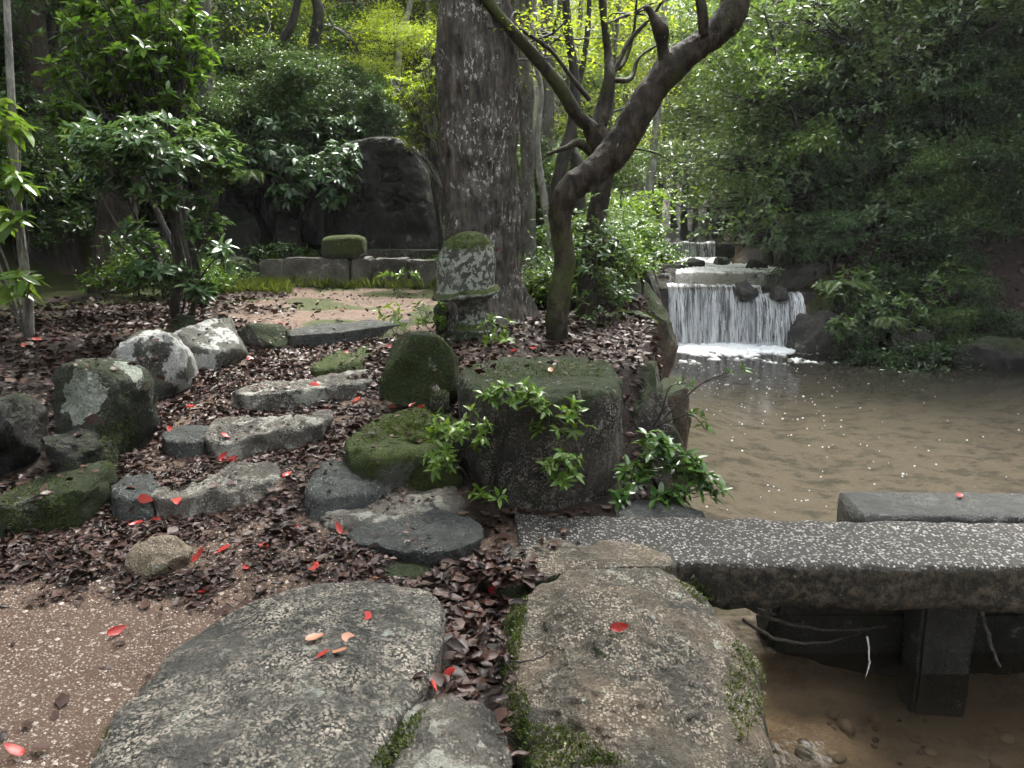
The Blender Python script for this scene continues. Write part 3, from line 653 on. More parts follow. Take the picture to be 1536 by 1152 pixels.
ol = [(478, 388), (480, 330), (484, 290), (488, 255), (496, 228), (512, 212), (548, 205), (572, 204)]; orr = [(658, 388), (652, 330), (645, 285), (638, 248), (630, 228), (618, 214), (598, 206), (574, 204)]
Yi = 12.45
Lp = spline(np.array([D(a, b, Yi)[:] for a, b in ol]), 24); Rp = spline(np.array([D(a, b, Yi)[:] for a, b in orr]), 24)
def gl(X, Yp): return D(480 + X / 7.68, 180 + Yp / 7.68, Yi)
strokes = [((700, 560), (705, 690)), ((725, 590), (790, 545)), ((725, 650), (790, 605)), ((805, 550), (800, 690)), ((690, 720), (925, 700)), ((845, 550), (838, 610)), ((862, 540), (895, 590)), ((850, 655), (930, 610)), ((882, 600), (880, 690)),
           ((875, 830), (745, 955)), ((870, 880), (1020, 950)), ((865, 960), (775, 1065)), ((775, 1065), (935, 1020)), ((915, 965), (955, 1015)),
           ((415, 845), (565, 780)), ((485, 775), (470, 900)), ((425, 945), (605, 930)), ((505, 900), (440, 1000)), ((450, 1065), (570, 1040)), ((520, 1000), (565, 1100))]
sg = [(np.array(gl(*a))[[0, 2]], np.array(gl(*b))[[0, 2]]) for a, b in strokes]
nf, nb = 150, 14
rows = []
for kk in range(len(Lp)):
    l, r = Lp[kk], Rp[kk]; u = np.linspace(0, 1, nf); x = l[0] + (r[0] - l[0]) * u; z = np.full(nf, (l[2] + r[2]) / 2)
    top = kk / (len(Lp) - 1)
    yv = Yi + .28 * np.abs(2 * u - 1) ** 7 + .10 * top ** 4
    bx = np.linspace(r[0], l[0], nb + 2)[1:-1]; by = np.full(nb, Yi + .62)
    rows.append(np.stack([np.r_[x, bx], np.r_[yv, by], np.r_[z, np.full(nb, z[0])]], 1))
Vi = np.array(rows)
frontm = np.zeros((len(rows), nf + nb)); frontm[:, 3:nf - 3] = 1
Vi = Vi.reshape(-1, 3); fm = frontm.ravel()
dep = np.zeros(len(Vi))
for a, b in sg:
    q = Vi[:, [0, 2]]; ab = b - a; t = np.clip(((q - a) @ ab) / (ab @ ab), 0, 1); d = np.linalg.norm(q - a - t[:, None] * ab, axis=1)
    dep = np.maximum(dep, sstep(.045, .012, d))
Vi[:, 1] += fm * dep * .055 + fbm(Vi * 2.2, 4, 61) * .05 + fbm(Vi * 12, 3, 62) * .010
n = nf + nb; i = np.arange(len(rows) - 1)[:, None] * n; j = np.arange(n)[None]; j2 = (j + 1) % n
Fi = np.stack([i + j, i + j2, i + n + j2, i + n + j], -1).reshape(-1, 4)
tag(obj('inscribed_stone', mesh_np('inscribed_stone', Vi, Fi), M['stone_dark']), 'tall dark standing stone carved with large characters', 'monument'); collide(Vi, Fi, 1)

# ------------------------------------------------------------------ stone lantern
lp = D(704, 506, 6.25); lan = thing('stone_lantern', (lp.x, lp.y, lp.z), 'squat stone lantern with rounded moss-topped cap before the big trunk', 'lantern')
def lathe(name, prof, mat, parent, org, n=56, rough=.01, seed=0, tilt=(0, 0), sq=1.0):
    prof = spline(np.array(prof, float), 5); th = np.arange(n) / n * 2 * np.pi
    ct, st = np.cos(th), np.sin(th)
    ct = np.sign(ct) * np.abs(ct) ** sq; st = np.sign(st) * np.abs(st) ** sq
    Vv = np.stack([prof[:, 0:1] * ct, prof[:, 0:1] * st, np.repeat(prof[:, 1:2], n, 1)], -1).reshape(-1, 3)
    Vv[:, :2] *= (1 + rough * 3 * fbm(Vv * 5 + 3, 4, seed))[:, None]; Vv[:, 2] += rough * .8 * fbm(Vv * 7 + 9, 3, seed + 2)
    Vv[:, 2] += Vv[:, 0] * tilt[0] + Vv[:, 1] * tilt[1]
    i = np.arange(len(prof) - 1)[:, None] * n; j = np.arange(n)[None]; j2 = (j + 1) % n
    Fv = np.stack([i + j, i + j2, i + n + j2, i + n + j], -1).reshape(-1, 4)
    o = child_at(name, mesh_np(name, Vv, Fv), mat, parent, Matrix.Translation(Vector(org))); collide(Vv + np.array(org), Fv, 1); return o
u = 6.25 / FPX * 1.0
lathe('base', [(.001, -.05), (40 * u, -.05), (42 * u, .0), (40 * u, 8 * u), (33 * u, 15 * u), (.001, 16 * u)], M['stone_block'], lan, (lp.x + .02, lp.y, lp.z - .02), rough=.02, seed=3)
lathe('pillar', [(.001, 10 * u), (30 * u, 10 * u), (23 * u, 22 * u), (20 * u, 38 * u), (21 * u, 50 * u), (31 * u, 61 * u), (38 * u, 68 * u), (.001, 69 * u)], M['stone_lantern'], lan, (lp.x + .02, lp.y, lp.z), rough=.015, seed=5, sq=.85)
lathe('cap', [(.001, 64 * u), (36 * u, 66 * u), (48 * u, 63 * u), (52 * u, 67 * u), (49 * u, 72 * u), (44.5 * u, 76 * u), (43.5 * u, 100 * u), (43 * u, 115 * u), (39 * u, 131 * u), (30 * u, 145 * u), (16 * u, 153 * u), (.001, 156 * u)], M['stone_lantern'], lan, (lp.x - .02, lp.y, lp.z), rough=.014, seed=9, tilt=(.13, .04))
B('stone', 'low stone slab leaning behind the stone lantern', (650, 674, 452, 500), 6.8, .3, 'stone_dark', e=.5, seed=160, sub=3, cat='stone')

# ------------------------------------------------------------------ water
def mat_water(name, silt, clear, murk, bs=.25, sc=5.0, rough=.03, stretch=(1, .55, 1)):
    s = NT(name)
    h = s.math('ADD', s.noise(sc, 4, .55, vec=s.pos(stretch)), s.math('MULTIPLY', s.noise(sc * 5, 3, .5, vec=s.pos(stretch)), .22))
    nr = s.bump(h, bs, .02)
    tr = s.n('ShaderNodeBsdfTransparent'); s.put(tr.inputs[0], clear)
    df = s.n('ShaderNodeBsdfDiffuse'); s.put(df.inputs[0], s.mix(s.noise(.5, 3), silt, tuple(c * .8 for c in silt)))
    m1 = s.n('ShaderNodeMixShader'); s.put(m1.inputs[0], murk); s.t.links.new(tr.outputs[0], m1.inputs[1]); s.t.links.new(df.outputs[0], m1.inputs[2])
    gl_ = s.n('ShaderNodeBsdfGlossy'); gl_.inputs['Roughness'].default_value = rough; s.put(gl_.inputs['Normal'], nr)
    fr = s.n('ShaderNodeFresnel'); fr.inputs[0].default_value = 1.33; s.put(fr.inputs['Normal'], nr)
    m2 = s.n('ShaderNodeMixShader'); s.t.links.new(fr.outputs[0], m2.inputs[0]); s.t.links.new(m1.outputs[0], m2.inputs[1]); s.t.links.new(gl_.outputs[0], m2.inputs[2])
    return s.done(m2.outputs[0])
M['pool'] = mat_water('silty pool water', (.060, .055, .044), (.79, .78, .73), .32, bs=.4)
M['brook'] = mat_water('shallow stream water', (.15, .13, .10), (.85, .78, .64), .45, bs=.6, sc=9)
def water(name, y0, y1, z, mat, n=40):
    ys = np.linspace(y0, y1, n); Vv = []
    for y in ys:
        l, r = float(edgeL(y)) - .35, float(edgeR(y)) + .45
        for u in np.linspace(0, 1, 24): Vv.append([l + (r - l) * u, y, z])
    i = (np.arange(n - 1)[:, None] * 24 + np.arange(23)[None]).ravel()
    o = obj(name, mesh_np(name, np.array(Vv), np.stack([i, i + 1, i + 25, i + 24], 1)), mat); tag(o, kind='structure'); return o
water('pool_water', Y_DAM - .02, Y_FALL - .02, -.6, M['pool'], 60)
M['lower'] = mat_water('clear shallow water', (.12, .095, .07), (.88, .82, .72), .15, bs=.35, sc=7)
water('lower_stream_water', -6, Y_DAM + .02, -.84, M['lower'], 30)
crisp_box('dam_wall', 'dark wet dam wall standing under the slab bridge', 'wall', (3.75, 4.06, -.72), (4.6, .22, 1.0), M['stone_dark'], bev=.03, rough=.02, seed=15, div=26)
water('upper_stream_water', Y_FALL - .06, Y_FALL2, .4, M['brook'])
water('far_stream_water', Y_FALL2 - .05, 31, .85, M['brook'])

# weir wall behind the falls
crisp_box('weir_wall', 'dark low sill under the far cascade', 'weir', (4.8, Y_FALL2 + .25, .35), (3.4, .4, .98), M['stone_wet'], bev=.05, rough=.03, seed=6, div=16)
crisp_box('weir_wall', 'dark wet stone sill the waterfall pours over', 'weir', (3.85, Y_FALL + .22, -.25), (3.0, .42, 1.22), M['stone_wet'], bev=.06, rough=.03, seed=5, div=24)
s = NT('falling water')
st = s.noise(1.0, 5, .6, vec=s.pos((24, 4, 1.1)))
st2 = s.noise(1.0, 4, .65, vec=s.pos((60, 8, 3.2)))
a = s.step(s.math('ADD', s.math('MULTIPLY', st, .6), s.math('MULTIPLY', st2, .4)), .36, .62)
b = s.bsdf(s.mix(st2, (.45, .47, .50), (.82, .84, .87)), .35, None, .5)
t = s.n('ShaderNodeBsdfTransparent'); t.inputs[0].default_value = (.86, .88, .9, 1)
mx = s.n('ShaderNodeMixShader'); s.put(mx.inputs[0], s.math('MULTIPLY', a, s.math('ADD', .35, s.math('MULTIPLY', s.step(s.noise(1.0, 3, vec=s.pos((4.5, 0, .5))), .36, .58), .62)))); s.t.links.new(t.outputs[0], mx.inputs[1]); s.t.links.new(b, mx.inputs[2])
M['fall'] = s.done(mx.outputs[0])
M['foam'] = mat_plain('white foam', (.62, .65, .67), (.86, .88, .90), 18, .5, .6, .02)
M['strand'] = mat_plain('bright water strand', (.60, .63, .66), (.86, .88, .92), 30, .3, .2, .01)
def waterfall(name, label, x0, x1, yl, zt, zb, throw, ns, seed, tr=1.0):
    rng = np.random.default_rng(seed)
    w = thing(name, ((x0 + x1) / 2, yl, zb), label, 'waterfall')
    nu, nv = 150, 26; Vv = []
    for u in np.linspace(0, 1, nu):
        for t_ in np.linspace(0, 1, nv):
            Vv.append([x0 + (x1 - x0) * u, yl + .12 - (.12 + throw) * math.sqrt(t_) if t_ > .02 else yl + .16, zt - (zt - zb) * t_ ** 1.3])
    Vv = np.array(Vv); Vv[:, 1] += .03 * fbm(Vv * np.array([9, 1, 1.2]), 3, seed) * np.clip((zt - Vv[:, 2]) / (zt - zb) * 3, 0, 1)
    Vv[:, 2] += .035 * fbm(Vv * np.array([4, 2, 0]), 3, seed + 4); Vv[:, 1] -= .05 * np.abs(fbm(Vv * np.array([3, 0, 0]), 3, seed + 6)) * np.clip((zt - Vv[:, 2]) / (zt - zb), 0, 1)
    i = (np.arange(nu - 1)[:, None] * nv + np.arange(nv - 1)[None]).ravel()
    obj('water_sheet', mesh_np('water_sheet', Vv, np.stack([i, i + 1, i + nv + 1, i + nv], 1)), M['fall'], w)
    mb = MB()
    cen = rng.uniform(x0, x1, max(8, ns // 9))
    for k in range(ns):
        x = float(np.clip(rng.choice(cen) + rng.normal(0, .022), x0, x1)); ta = rng.uniform(0, .75); tb = min(1, ta + rng.uniform(.1, .45)); q = np.linspace(ta, tb, 7)
        pts = np.stack([x + .02 * rng.normal() * q + rng.normal(0, .004, 7), yl + .105 - (.12 + throw) * np.sqrt(q) - rng.uniform(0, .025), zt - (zt - zb) * q ** 1.3], 1)
        r_ = rng.uniform(.0015, .0055) * tr * np.array([.3, .8, 1, .8, 1, .7, .2])
        mb.tube(pts, r_, 4)
    tag(obj('water_strand', mb.mesh('water_strand'), M['strand'], w), kind='stuff')
    return w
waterfall('waterfall', 'white curtain waterfall dropping over the sill into the pool', 2.72, 4.35, Y_FALL, .43, -.62, .22, 110, 3)
waterfall('waterfall', 'frothing side chute of the waterfall beside the smooth dark boulder', 4.20, 5.02, Y_FALL - .12, .30, -.62, .34, 150, 5, 1.3)
waterfall('waterfall', 'small far cascade upstream between leafy banks', 4.05, 5.9, Y_FALL2, .92, .38, .12, 90, 7, 1.3)
B('stream_rock', 'dark round rock splitting the lip of the waterfall', (1106, 1140, 422, 452), 13.25, .45, 'stone_wet', e=.55, seed=171, sub=4, cat='rock', sink=.05)
B('stream_rock', 'rock under spray at the right end of the falls', (1158, 1184, 432, 450), 13.2, .35, 'stone_wet', e=.55, seed=172, sub=4, cat='rock', sink=.05)
def foam(name, label, fn, x0, x1, y0, y1, z, amp, seed, nx_=150, ny_=60):
    X, Yg = np.meshgrid(np.linspace(x0, x1, nx_), np.linspace(y0, y1, ny_)); q = np.stack([X, Yg * .9, 0 * X], -1).reshape(-1, 3)
    n_ = fbm(q * 5, 4, seed) ; n2_ = fbm(q * np.array([16, 26, 1]), 4, seed + 3)
    dens = fn(X.ravel(), Yg.ravel())
    h = dens + .5 * n_ + .45 * n2_ - .38
    Vv = q.copy(); Vv[:, 1] = Yg.ravel(); Vv[:, 2] = z + np.clip(h, -.2, 1) * amp
    Fv = (np.arange(ny_ - 1)[:, None] * nx_ + np.arange(nx_ - 1)[None]).ravel(); Fq = np.stack([Fv, Fv + 1, Fv + nx_ + 1, Fv + nx_], 1)
    keep = h[Fq].max(1) > 0.0
    o = obj(name, mesh_np(name, Vv, Fq[keep]), M['foam']); tag(o, label, 'foam', kind='stuff'); return o
foam('foam', 'churning white foam at the foot of the waterfall', lambda x, y: sstep(12.15, 13.2, y + .25 * np.sin(x * 2.1)) * sstep(5.6, 4.9, x) * 1.1 - .05, 2.4, 5.7, 11.6, 13.45, -.605, .055, 3)
foam('foam', 'white water below the far cascade', lambda x, y: sstep(21.9, 22.7, y) * .9, 3.9, 6.0, 21.2, 22.8, .4, .10, 8, 70, 40)
foam('foam', 'riffle of white water across the upper stream', lambda x, y: np.exp(-((y - 18.0 - .3 * np.sin(x * 3)) / .35) ** 2) * .75 + np.exp(-((y - 20.0 - .2 * np.sin(x * 4)) / .3) ** 2) * .7, 3.6, 6.6, 17.0, 21.0, .405, .07, 12, 110, 90)
# bubbles and rain rings drifting on the pool
rng = np.random.default_rng(8)
mb = MB(); hs_, hf_ = ico(1); top = hs_
pts = []
for k in range(45): pts.append((1165 + rng.normal(0, 55) + rng.uniform(-60, 20), 610 + rng.normal(0, 24), rng.uniform(.5, 1.2)))
for k in range(70): pts.append((1120 + rng.normal(0, 75), 545 + abs(rng.normal(0, 24)), rng.uniform(.5, 1.2)))
for k in range(120): pts.append((rng.uniform(1030, 1540), rng.uniform(540, 775), rng.uniform(.4, 1.0)))
for px, py, sc in pts:
    w = P(px, py, -.6)
    if w.x < edgeL(w.y) + .05 or w.y > 12.9: continue
    r_ = .011 * sc * rng.uniform(.5, 1.1)
    mb.add(top * np.array([r_ * 1.1, r_ * 1.1, r_ * .7]) + np.array([w.x, w.y, -.598]), None, hf_)
tag(obj('bubbles', mb.mesh('bubbles'), M['foam']), 'white bubbles and rain splashes drifting on the pool', 'bubbles', kind='stuff')

# ------------------------------------------------------------------ leaves
def leaf_template(w=.17, fold=.05, droop=.12, curl=0.0, hi=True):
    if hi:
        V_ = [(0, 0, 0), (0, .33, -.0), (-w * .92, .33, fold), (w * .92, .33, fold), (0, .68, -droop * .4), (-w * .78, .68, fold * .8 - droop * .4), (w * .78, .68, fold * .8 - droop * .4), (0, 1, -droop)]
        F_ = [(0, 1, 2), (0, 3, 1), (1, 4, 5), (1, 5, 2), (1, 3, 6), (1, 6, 4), (4, 7, 5), (4, 6, 7)]
        V_ = np.array(V_, float)
        if curl: V_[:, 2] += curl * (V_[:, 0] / w) ** 2 * .12 + curl * .35 * (V_[:, 1] - .5) ** 2
        return V_, np.array(F_)
    return np.array([(0, 0, 0), (-w, .45, fold), (w, .45, fold), (0, 1, -droop)], float), np.array([(0, 3, 1), (0, 2, 3)])
LEAF_NEAR = [leaf_template(.20, .06, .16), leaf_template(.18, .08, .04), leaf_template(.22, .04, .28)]
LEAF_FAR = leaf_template(.22, .06, .10, hi=False)
LEAF_THIN = leaf_template(.13, .04, .15, hi=False)
LEAF_LIT = [leaf_template(.30, .05, .02, 1.0), leaf_template(.22, .12, -.10, 2.6), leaf_template(.33, -.07, .14, -1.2), leaf_template(.20, .16, .10, -2.6), leaf_template(.26, .02, .3, 1.5), leaf_template(.36, .1, -.1, -1.0)]
for _k, _t in enumerate(LEAF_LIT): _t[0][:] += np.random.default_rng(5 + _k).normal(0, .05, _t[0].shape)
def leaf_oval(w, fold, droop, curl, seed, tip=.75):
    st = [0, .12, .28, .45, .62, .78, .9, 1.0]; V_ = []; r_ = np.random.default_rng(seed)
    for t in st:
        hw = w * (math.sin(math.pi * t ** tip) ** .8 if 0 < t < 1 else .004); z = -droop * t * t + r_.normal(0, .012)
        V_ += [(-hw * (1 + r_.normal(0, .06)), t, z + fold * hw / w + curl * (t - .5) ** 2), (r_.normal(0, .01), t, z + curl * (t - .5) ** 2), (hw * (1 + r_.normal(0, .06)), t, z + fold * hw / w * r_.uniform(.3, 1.2) + curl * (t - .5) ** 2)]
    F_ = []
    for k in range(len(st) - 1):
        a = k * 3; F_ += [(a, a + 1, a + 4), (a, a + 4, a + 3), (a + 1, a + 2, a + 5), (a + 1, a + 5, a + 4)]
    V_ = V_ + [(-.006, -.22, .0), (.006, -.22, .0)]; F_ += [(len(V_) - 2, len(V_) - 1, 2), (len(V_) - 2, 2, 0)]
    return np.array(V_, float), np.array(F_)
LEAF_ONE = [leaf_oval(.25, .07, .10, .25, 1), leaf_oval(.22, .14, .0, .5, 2), leaf_oval(.29, .04, .2, -.3, 3), leaf_oval(.2, .18, -.1, .2, 4), leaf_oval(.26, -.06, .1, -.4, 5), leaf_oval(.23, .1, .3, .6, 6)]
def unit(a): return a / (np.linalg.norm(a, axis=-1, keepdims=True) + 1e-9)
def leaf_mats(pos, dirs, up, L):
    Yv = unit(dirs); Zv = up - Yv * np.sum(up * Yv, -1, keepdims=True); Zv = unit(Zv); Xv = np.cross(Yv, Zv)
    return np.stack([Xv, Yv, Zv], -1) * np.asarray(L).reshape(-1, 1, 1)
def leaves_mesh(name, pos, dirs, up, L, tmpl, rng):
    Vt, Ft = tmpl; Mx = leaf_mats(pos, dirs, up, L); N = len(pos)
    V_ = np.einsum('nij,kj->nki', Mx, Vt) + pos[:, None]
    F_ = Ft[None] + (np.arange(N) * len(Vt))[:, None, None]
    return mesh_np(name, V_.reshape(-1, 3), F_.reshape(-1, Ft.shape[1]), False, {'rnd': np.repeat(rng.uniform(0, .55, N), len(Vt))})
def part(name, me, mat, parent):
    o = bpy.data.objects.new(name, me); COL.objects.link(o); o.parent = parent
    if len(me.materials) == 0: me.materials.append(mat)
    return o
def copy_tree(o, parent=None):
    c = o.copy(); COL.objects.link(c); c.parent = parent
    for ch in o.children:
        if ch.name in bpy.data.objects: copy_tree(ch, c)
    return c
def whorls(tips, dirs, rng, kmin, kmax, L, el=(10, 50), down=0.0):
    pos, dd, up, ls = [], [], [], []
    for t_, d in zip(tips, dirs):
        d = d / (np.linalg.norm(d) + 1e-9); ref = np.array([0, 0, 1.]) if abs(d[2]) < .9 else np.array([1., 0, 0])
        a = np.cross(ref, d); a /= np.linalg.norm(a); b = np.cross(d, a); k = rng.integers(kmin, kmax + 1); o_ = rng.uniform(0, 6.3)
        for q in range(k):
            th = o_ + q / k * 6.283 + rng.normal(0, .2); e_ = R(rng.uniform(*el))
            v_ = (a * math.cos(th) + b * math.sin(th)) * math.cos(e_) + d * math.sin(e_); v_[2] -= down * rng.uniform(.3, 1)
            pos.append(t_ - d * rng.uniform(0, .25) * L); dd.append(v_); up.append(d + rng.normal(0, .25, 3) + np.array([0, 0, .4])); ls.append(L * rng.uniform(.65, 1.15))
    return np.array(pos), np.array(dd), np.array(up), np.array(ls)

# near shrub: stems, and each leaf its own part up to the limit
def shrub(name, label, base, blobs, leafL, mat, bark, seed, single=True, k=(5, 8), stem_r=.008, cat='shrub', el=(5, 50), down=.15, maxsingle=295, wander=.05, group=None, extra=2):
    rng = np.random.default_rng(seed); base = np.array(base, float)
    root = thing(name, tuple(base), label, cat, group)
    mb = MB(); tips = []; dirs = []
    for (px, py, rx, ry, Yb, dd, n) in blobs:
        c = np.array(D(px, py, Yb)[:]); u_ = Yb / FPX
        mid = base * .45 + c * .55 + rng.normal(0, wander, 3); mid[2] += .05
        main = spline(np.array([base + rng.normal(0, .015, 3) * np.array([1, 1, 0]), base * .75 + mid * .25 + rng.normal(0, wander * .4, 3), mid, c]), 6)
        mb.tube(main - base, np.linspace(stem_r, stem_r * .45, len(main)), 6)
        for q in range(n):
            v_ = rng.normal(0, 1, 3); v_ /= np.linalg.norm(v_); v_ *= rng.uniform(.35, 1) ** .6
            t_ = c + v_ * np.array([rx * u_, dd, ry * u_])
            st_ = main[rng.integers(len(main) * 2 // 3, len(main))]
            m_ = st_ * .5 + t_ * .5 + rng.normal(0, .02, 3) - np.array([0, 0, .01])
            tw = spline(np.array([st_, m_, t_]), 4); mb.tube(tw - base, np.linspace(stem_r * .4, stem_r * .18, len(tw)), 5)
            d = (t_ - st_); d = d / (np.linalg.norm(d) + 1e-6) * .6 + np.array([0, 0, .55]); tips.append(t_); dirs.append(d)
            for e_ in range(extra):
                if rng.random() < .5: tips.append(m_ * .6 + t_ * .4 + rng.normal(0, .012, 3)); dirs.append(d + rng.normal(0, .5, 3))
    part('stem', mb.mesh('stem'), M[bark], root)
    pos, dv, up, L = whorls(tips, dirs, rng, k[0], k[1], leafL, el, down)
    pos = pos - base
    order = np.argsort(-L * 0 + np.linalg.norm(pos + base - np.array([0, 0, CAM_H]), axis=1)) if single else np.arange(len(pos))
    ns = min(maxsingle, len(pos)) if single else 0
    Mx = leaf_mats(pos, dv, up, L)
    if ns:
        tm = []
        for t_ in LEAF_NEAR:
            me = mesh_np('leaf', t_[0], t_[1], False, {'rnd': np.zeros(len(t_[0]))}); me.materials.append(M[mat]); tm.append(me)
        for i_ in order[:ns]:
            o = bpy.data.objects.new('leaf', tm[int(rng.integers(len(tm)))]); COL.objects.link(o); o.parent = root
            m4 = Matrix([list(Mx[i_][r_]) + [pos[i_][r_]] for r_ in range(3)] + [[0, 0, 0, 1]]); o.matrix_local = m4
    rest = order[ns:]
    if len(rest):
        me = leaves_mesh('foliage', pos[rest], dv[rest], up[rest], L[rest], LEAF_NEAR[0], rng)
        tag(part('foliage', me, M[mat], root), kind='stuff')
    return root

# trees: skeleton then sprays of leaves
def grow(seed, H, r0, lo, spread, nprim, leafL, per, up_=(15, 55), nsec=6, nter=4, wander=.12, sig=.22, flat=.45, tmpl=LEAF_FAR, lean=(0, 0), nstem=1, downleaf=.15, tip_droop=.0):
    rng = np.random.default_rng(seed); mb = MB(); tips = []
    for sidx in range(nstem):
        ln = np.array([lean[0], lean[1], 0]) + (rng.normal(0, .25, 3) * np.array([1, 1, 0]) if nstem > 1 else 0)
        hgt = H * (1 if nstem == 1 else rng.uniform(.7, 1)); rr_ = r0 * (1 if nstem == 1 else .6)
        zs = np.linspace(0, 1, 9); tp = np.stack([zs * 0, zs * 0, zs * hgt], 1) + ln[None] * hgt * zs[:, None] ** 1.4 + np.cumsum(rng.normal(0, wander * .35, (9, 3)) * np.array([1, 1, 0]), 0)
        tp[0] = 0; tp[0, 2] = -.25; tp = spline(tp, 4); rad = rr_ * (1 - .85 * np.linspace(0, 1, len(tp)) ** 1.1); rad[0] *= 1.5; rad[1] *= 1.25; rad[2] *= 1.1
        mb.tube(tp, rad, 9, noise=.12, seed=seed)
        for p_ in range(nprim // nstem):
            t_ = lo + (1 - lo) * (p_ + rng.random()) / (nprim // nstem); i_ = min(len(tp) - 1, int(t_ * len(tp))); b = tp[i_]
            az = p_ * 2.4 + rng.normal(0, .3); el_ = R(rng.uniform(*up_)); ll = spread * (1.05 - .55 * (t_ - lo) / (1 - lo + 1e-6)) * rng.uniform(.65, 1.15)
            d = np.array([math.cos(az) * math.cos(el_), math.sin(az) * math.cos(el_), math.sin(el_)])
            pp_ = [b]; dd = d.copy()
            for q in range(5):
                dd = dd + rng.normal(0, .14, 3) - np.array([0, 0, .05 + tip_droop]); dd /= np.linalg.norm(dd); pp_.append(pp_[-1] + dd * ll / 5)
            pp_ = np.array(pp_); mb.tube(pp_, np.linspace(max(.012, rad[i_] * .5), .007, 6), 5)
            for q in range(nsec):
                f = rng.uniform(.25, 1); k0 = f * 5; a_ = pp_[int(k0)] if int(k0) >= 5 else pp_[int(k0)] * (1 - k0 % 1) + pp_[int(k0) + 1] * (k0 % 1)
                sdv = d * .7 + rng.normal(0, .75, 3) * np.array([1, 1, .5]); sdv /= np.linalg.norm(sdv); sl = ll * rng.uniform(.22, .45)
                e_ = a_ + sdv * sl - np.array([0, 0, tip_droop * sl]); mb.tube(np.array([a_, (a_ + e_) / 2 + rng.normal(0, .04, 3), e_]), [.008, .006, .003], 4, cap=False)
                for w in range(nter): tips.append(a_ + (e_ - a_) * rng.uniform(.3, 1.05) + rng.normal(0, .16, 3) * np.array([1, 1, .6]) * min(1, spread))
    tips = np.array(tips); N = len(tips) * per
    pos = np.repeat(tips, per, 0) + rng.normal(0, sig, (N, 3)) * np.array([1, 1, flat])
    dv = rng.normal(0, 1, (N, 3)) * np.array([1, 1, .5]); dv[:, 2] -= downleaf; upv = rng.normal(0, .42, (N, 3)) + np.array([0, 0, 1.])
    L = leafL * rng.uniform(.6, 1.25, N)
    return mb.mesh('trunk'), leaves_mesh('crown', pos, dv, upv, L, tmpl, rng)
KIND = {}
def kind(k, bark, leaf, *a, **kw): KIND[k] = (*grow(*a, **kw), bark, leaf)
kind('broad', 'bark_grey', 'leaf_mid', 11, 7.5, .13, .22, 2.5, 16, .165, 17)
kind('broad2', 'bark_dark', 'leaf_mid', 12, 8.0, .12, .18, 2.3, 17, .16, 17, up_=(5, 45))
kind('ever', 'bark_dark', 'leaf_dark', 13, 6.5, .12, .10, 2.4, 20, .15, 20, up_=(0, 45))
kind('maple', 'bark_grey', 'leaf_maple', 14, 6.5, .09, .22, 2.6, 15, .075, 38, up_=(0, 35), flat=.25, sig=.26)
kind('maple2', 'bark_grey', 'leaf_maple', 15, 7.5, .10, .30, 2.4, 14, .08, 36, up_=(0, 45), flat=.25, sig=.25, wander=.2)
kind('shrub', 'bark_dark', 'leaf_shrub', 16, 2.2, .035, .12, 1.0, 16, .085, 18, nstem=4, sig=.12, up_=(10, 60))
kind('shrub2', 'bark_dark', 'leaf_dark', 17, 1.6, .03, .05, .9, 16, .075, 20, nstem=4, sig=.12, up_=(0, 55), tip_droop=.06)
kind('slender', 'bark_grey', 'leaf_maple', 18, 9.0, .08, .22, 1.7, 15, .07, 22, wander=.25, up_=(15, 55), flat=.3)
kind('canopy', 'bark_cedar', 'leaf_dark', 19, 15.0, .28, .50, 4.4, 20, .20, 26, up_=(-5, 35), sig=.4, flat=.4)
kind('cover', 'bark_dark', 'leaf_dark', 20, .45, .012, .05, .45, 12, .055, 12, nstem=4, sig=.07, nsec=4, nter=3, up_=(5, 60))
kind('overhang', 'bark_dark', 'leaf_mid', 21, 5.5, .10, .15, 3.0, 18, .15, 18, up_=(-5, 35), lean=(-.35, -.05), flat=.3, sig=.25, tip_droop=.05)
PROTO = {}
TREES = 0
def tree(k, x, y, sc, label, cat='tree', name=None, group=None, rz=None, leaf=None, bark=None, dz=0.0, sz=None):
    global TREES; TREES += 1
    tm, cm, bk, lf = KIND[k]
    root = thing(name or 'tree', (x, y, tz(x, y) + dz), label, cat, group)
    rng = random.Random(TREES * 7 + 3)
    root.rotation_euler = (0, 0, rng.uniform(0, 6.28) if rz is None else rz); root.scale = (sc, sc, sz if sz else sc * rng.uniform(.92, 1.1))
    for nm, me, dm, om in (('trunk' if cat == 'tree' else 'stem', tm, bk, bark), ('crown' if cat == 'tree' else 'foliage', cm, lf, leaf)):
        if len(me.materials) == 0: me.materials.append(M[dm])
        o = bpy.data.objects.new(nm, me); COL.objects.link(o); o.parent = root
        if om: o.material_slots[0].link = 'OBJECT'; o.material_slots[0].material = M[om]
    return root
def tpx(k, px, Y, sc, label, **kw): return tree(k, D(px, 400, Y).x, Y, sc, label, **kw)

# --- the big straight trunk
bt = D(723, 515, 7.25); root = thing('tree', (bt.x, bt.y, .55), 'great straight tree trunk with cracked lichen-flecked bark behind the lantern', 'tree')
na, nh = 150, 330; th = np.arange(na) / na * 2 * np.pi; hz = np.r_[np.linspace(-.25, 5.2, nh), np.linspace(5.4, 14, 20)]
Vt = []
for z in hz:
    f = max(0, z); r_ = .365 - .013 * f if f < 6 else .29 * (1 - (f - 6) / 9.5)
    lob = 1 + .05 * np.sin(th * 3 + 1 + f * .2) + .03 * np.sin(th * 5 + f * .5)
    flare = .55 * math.exp(-max(z, -.2) / .27) * (.35 + .65 * np.maximum(0, np.sin(th * 2.5 + 2.2)) ** 1.5)
    rr_ = r_ * lob + flare * .62
    cx = -.018 * f
    Vt.append(np.stack([cx + rr_ * np.cos(th), rr_ * np.sin(th), np.full(na, z)], 1))
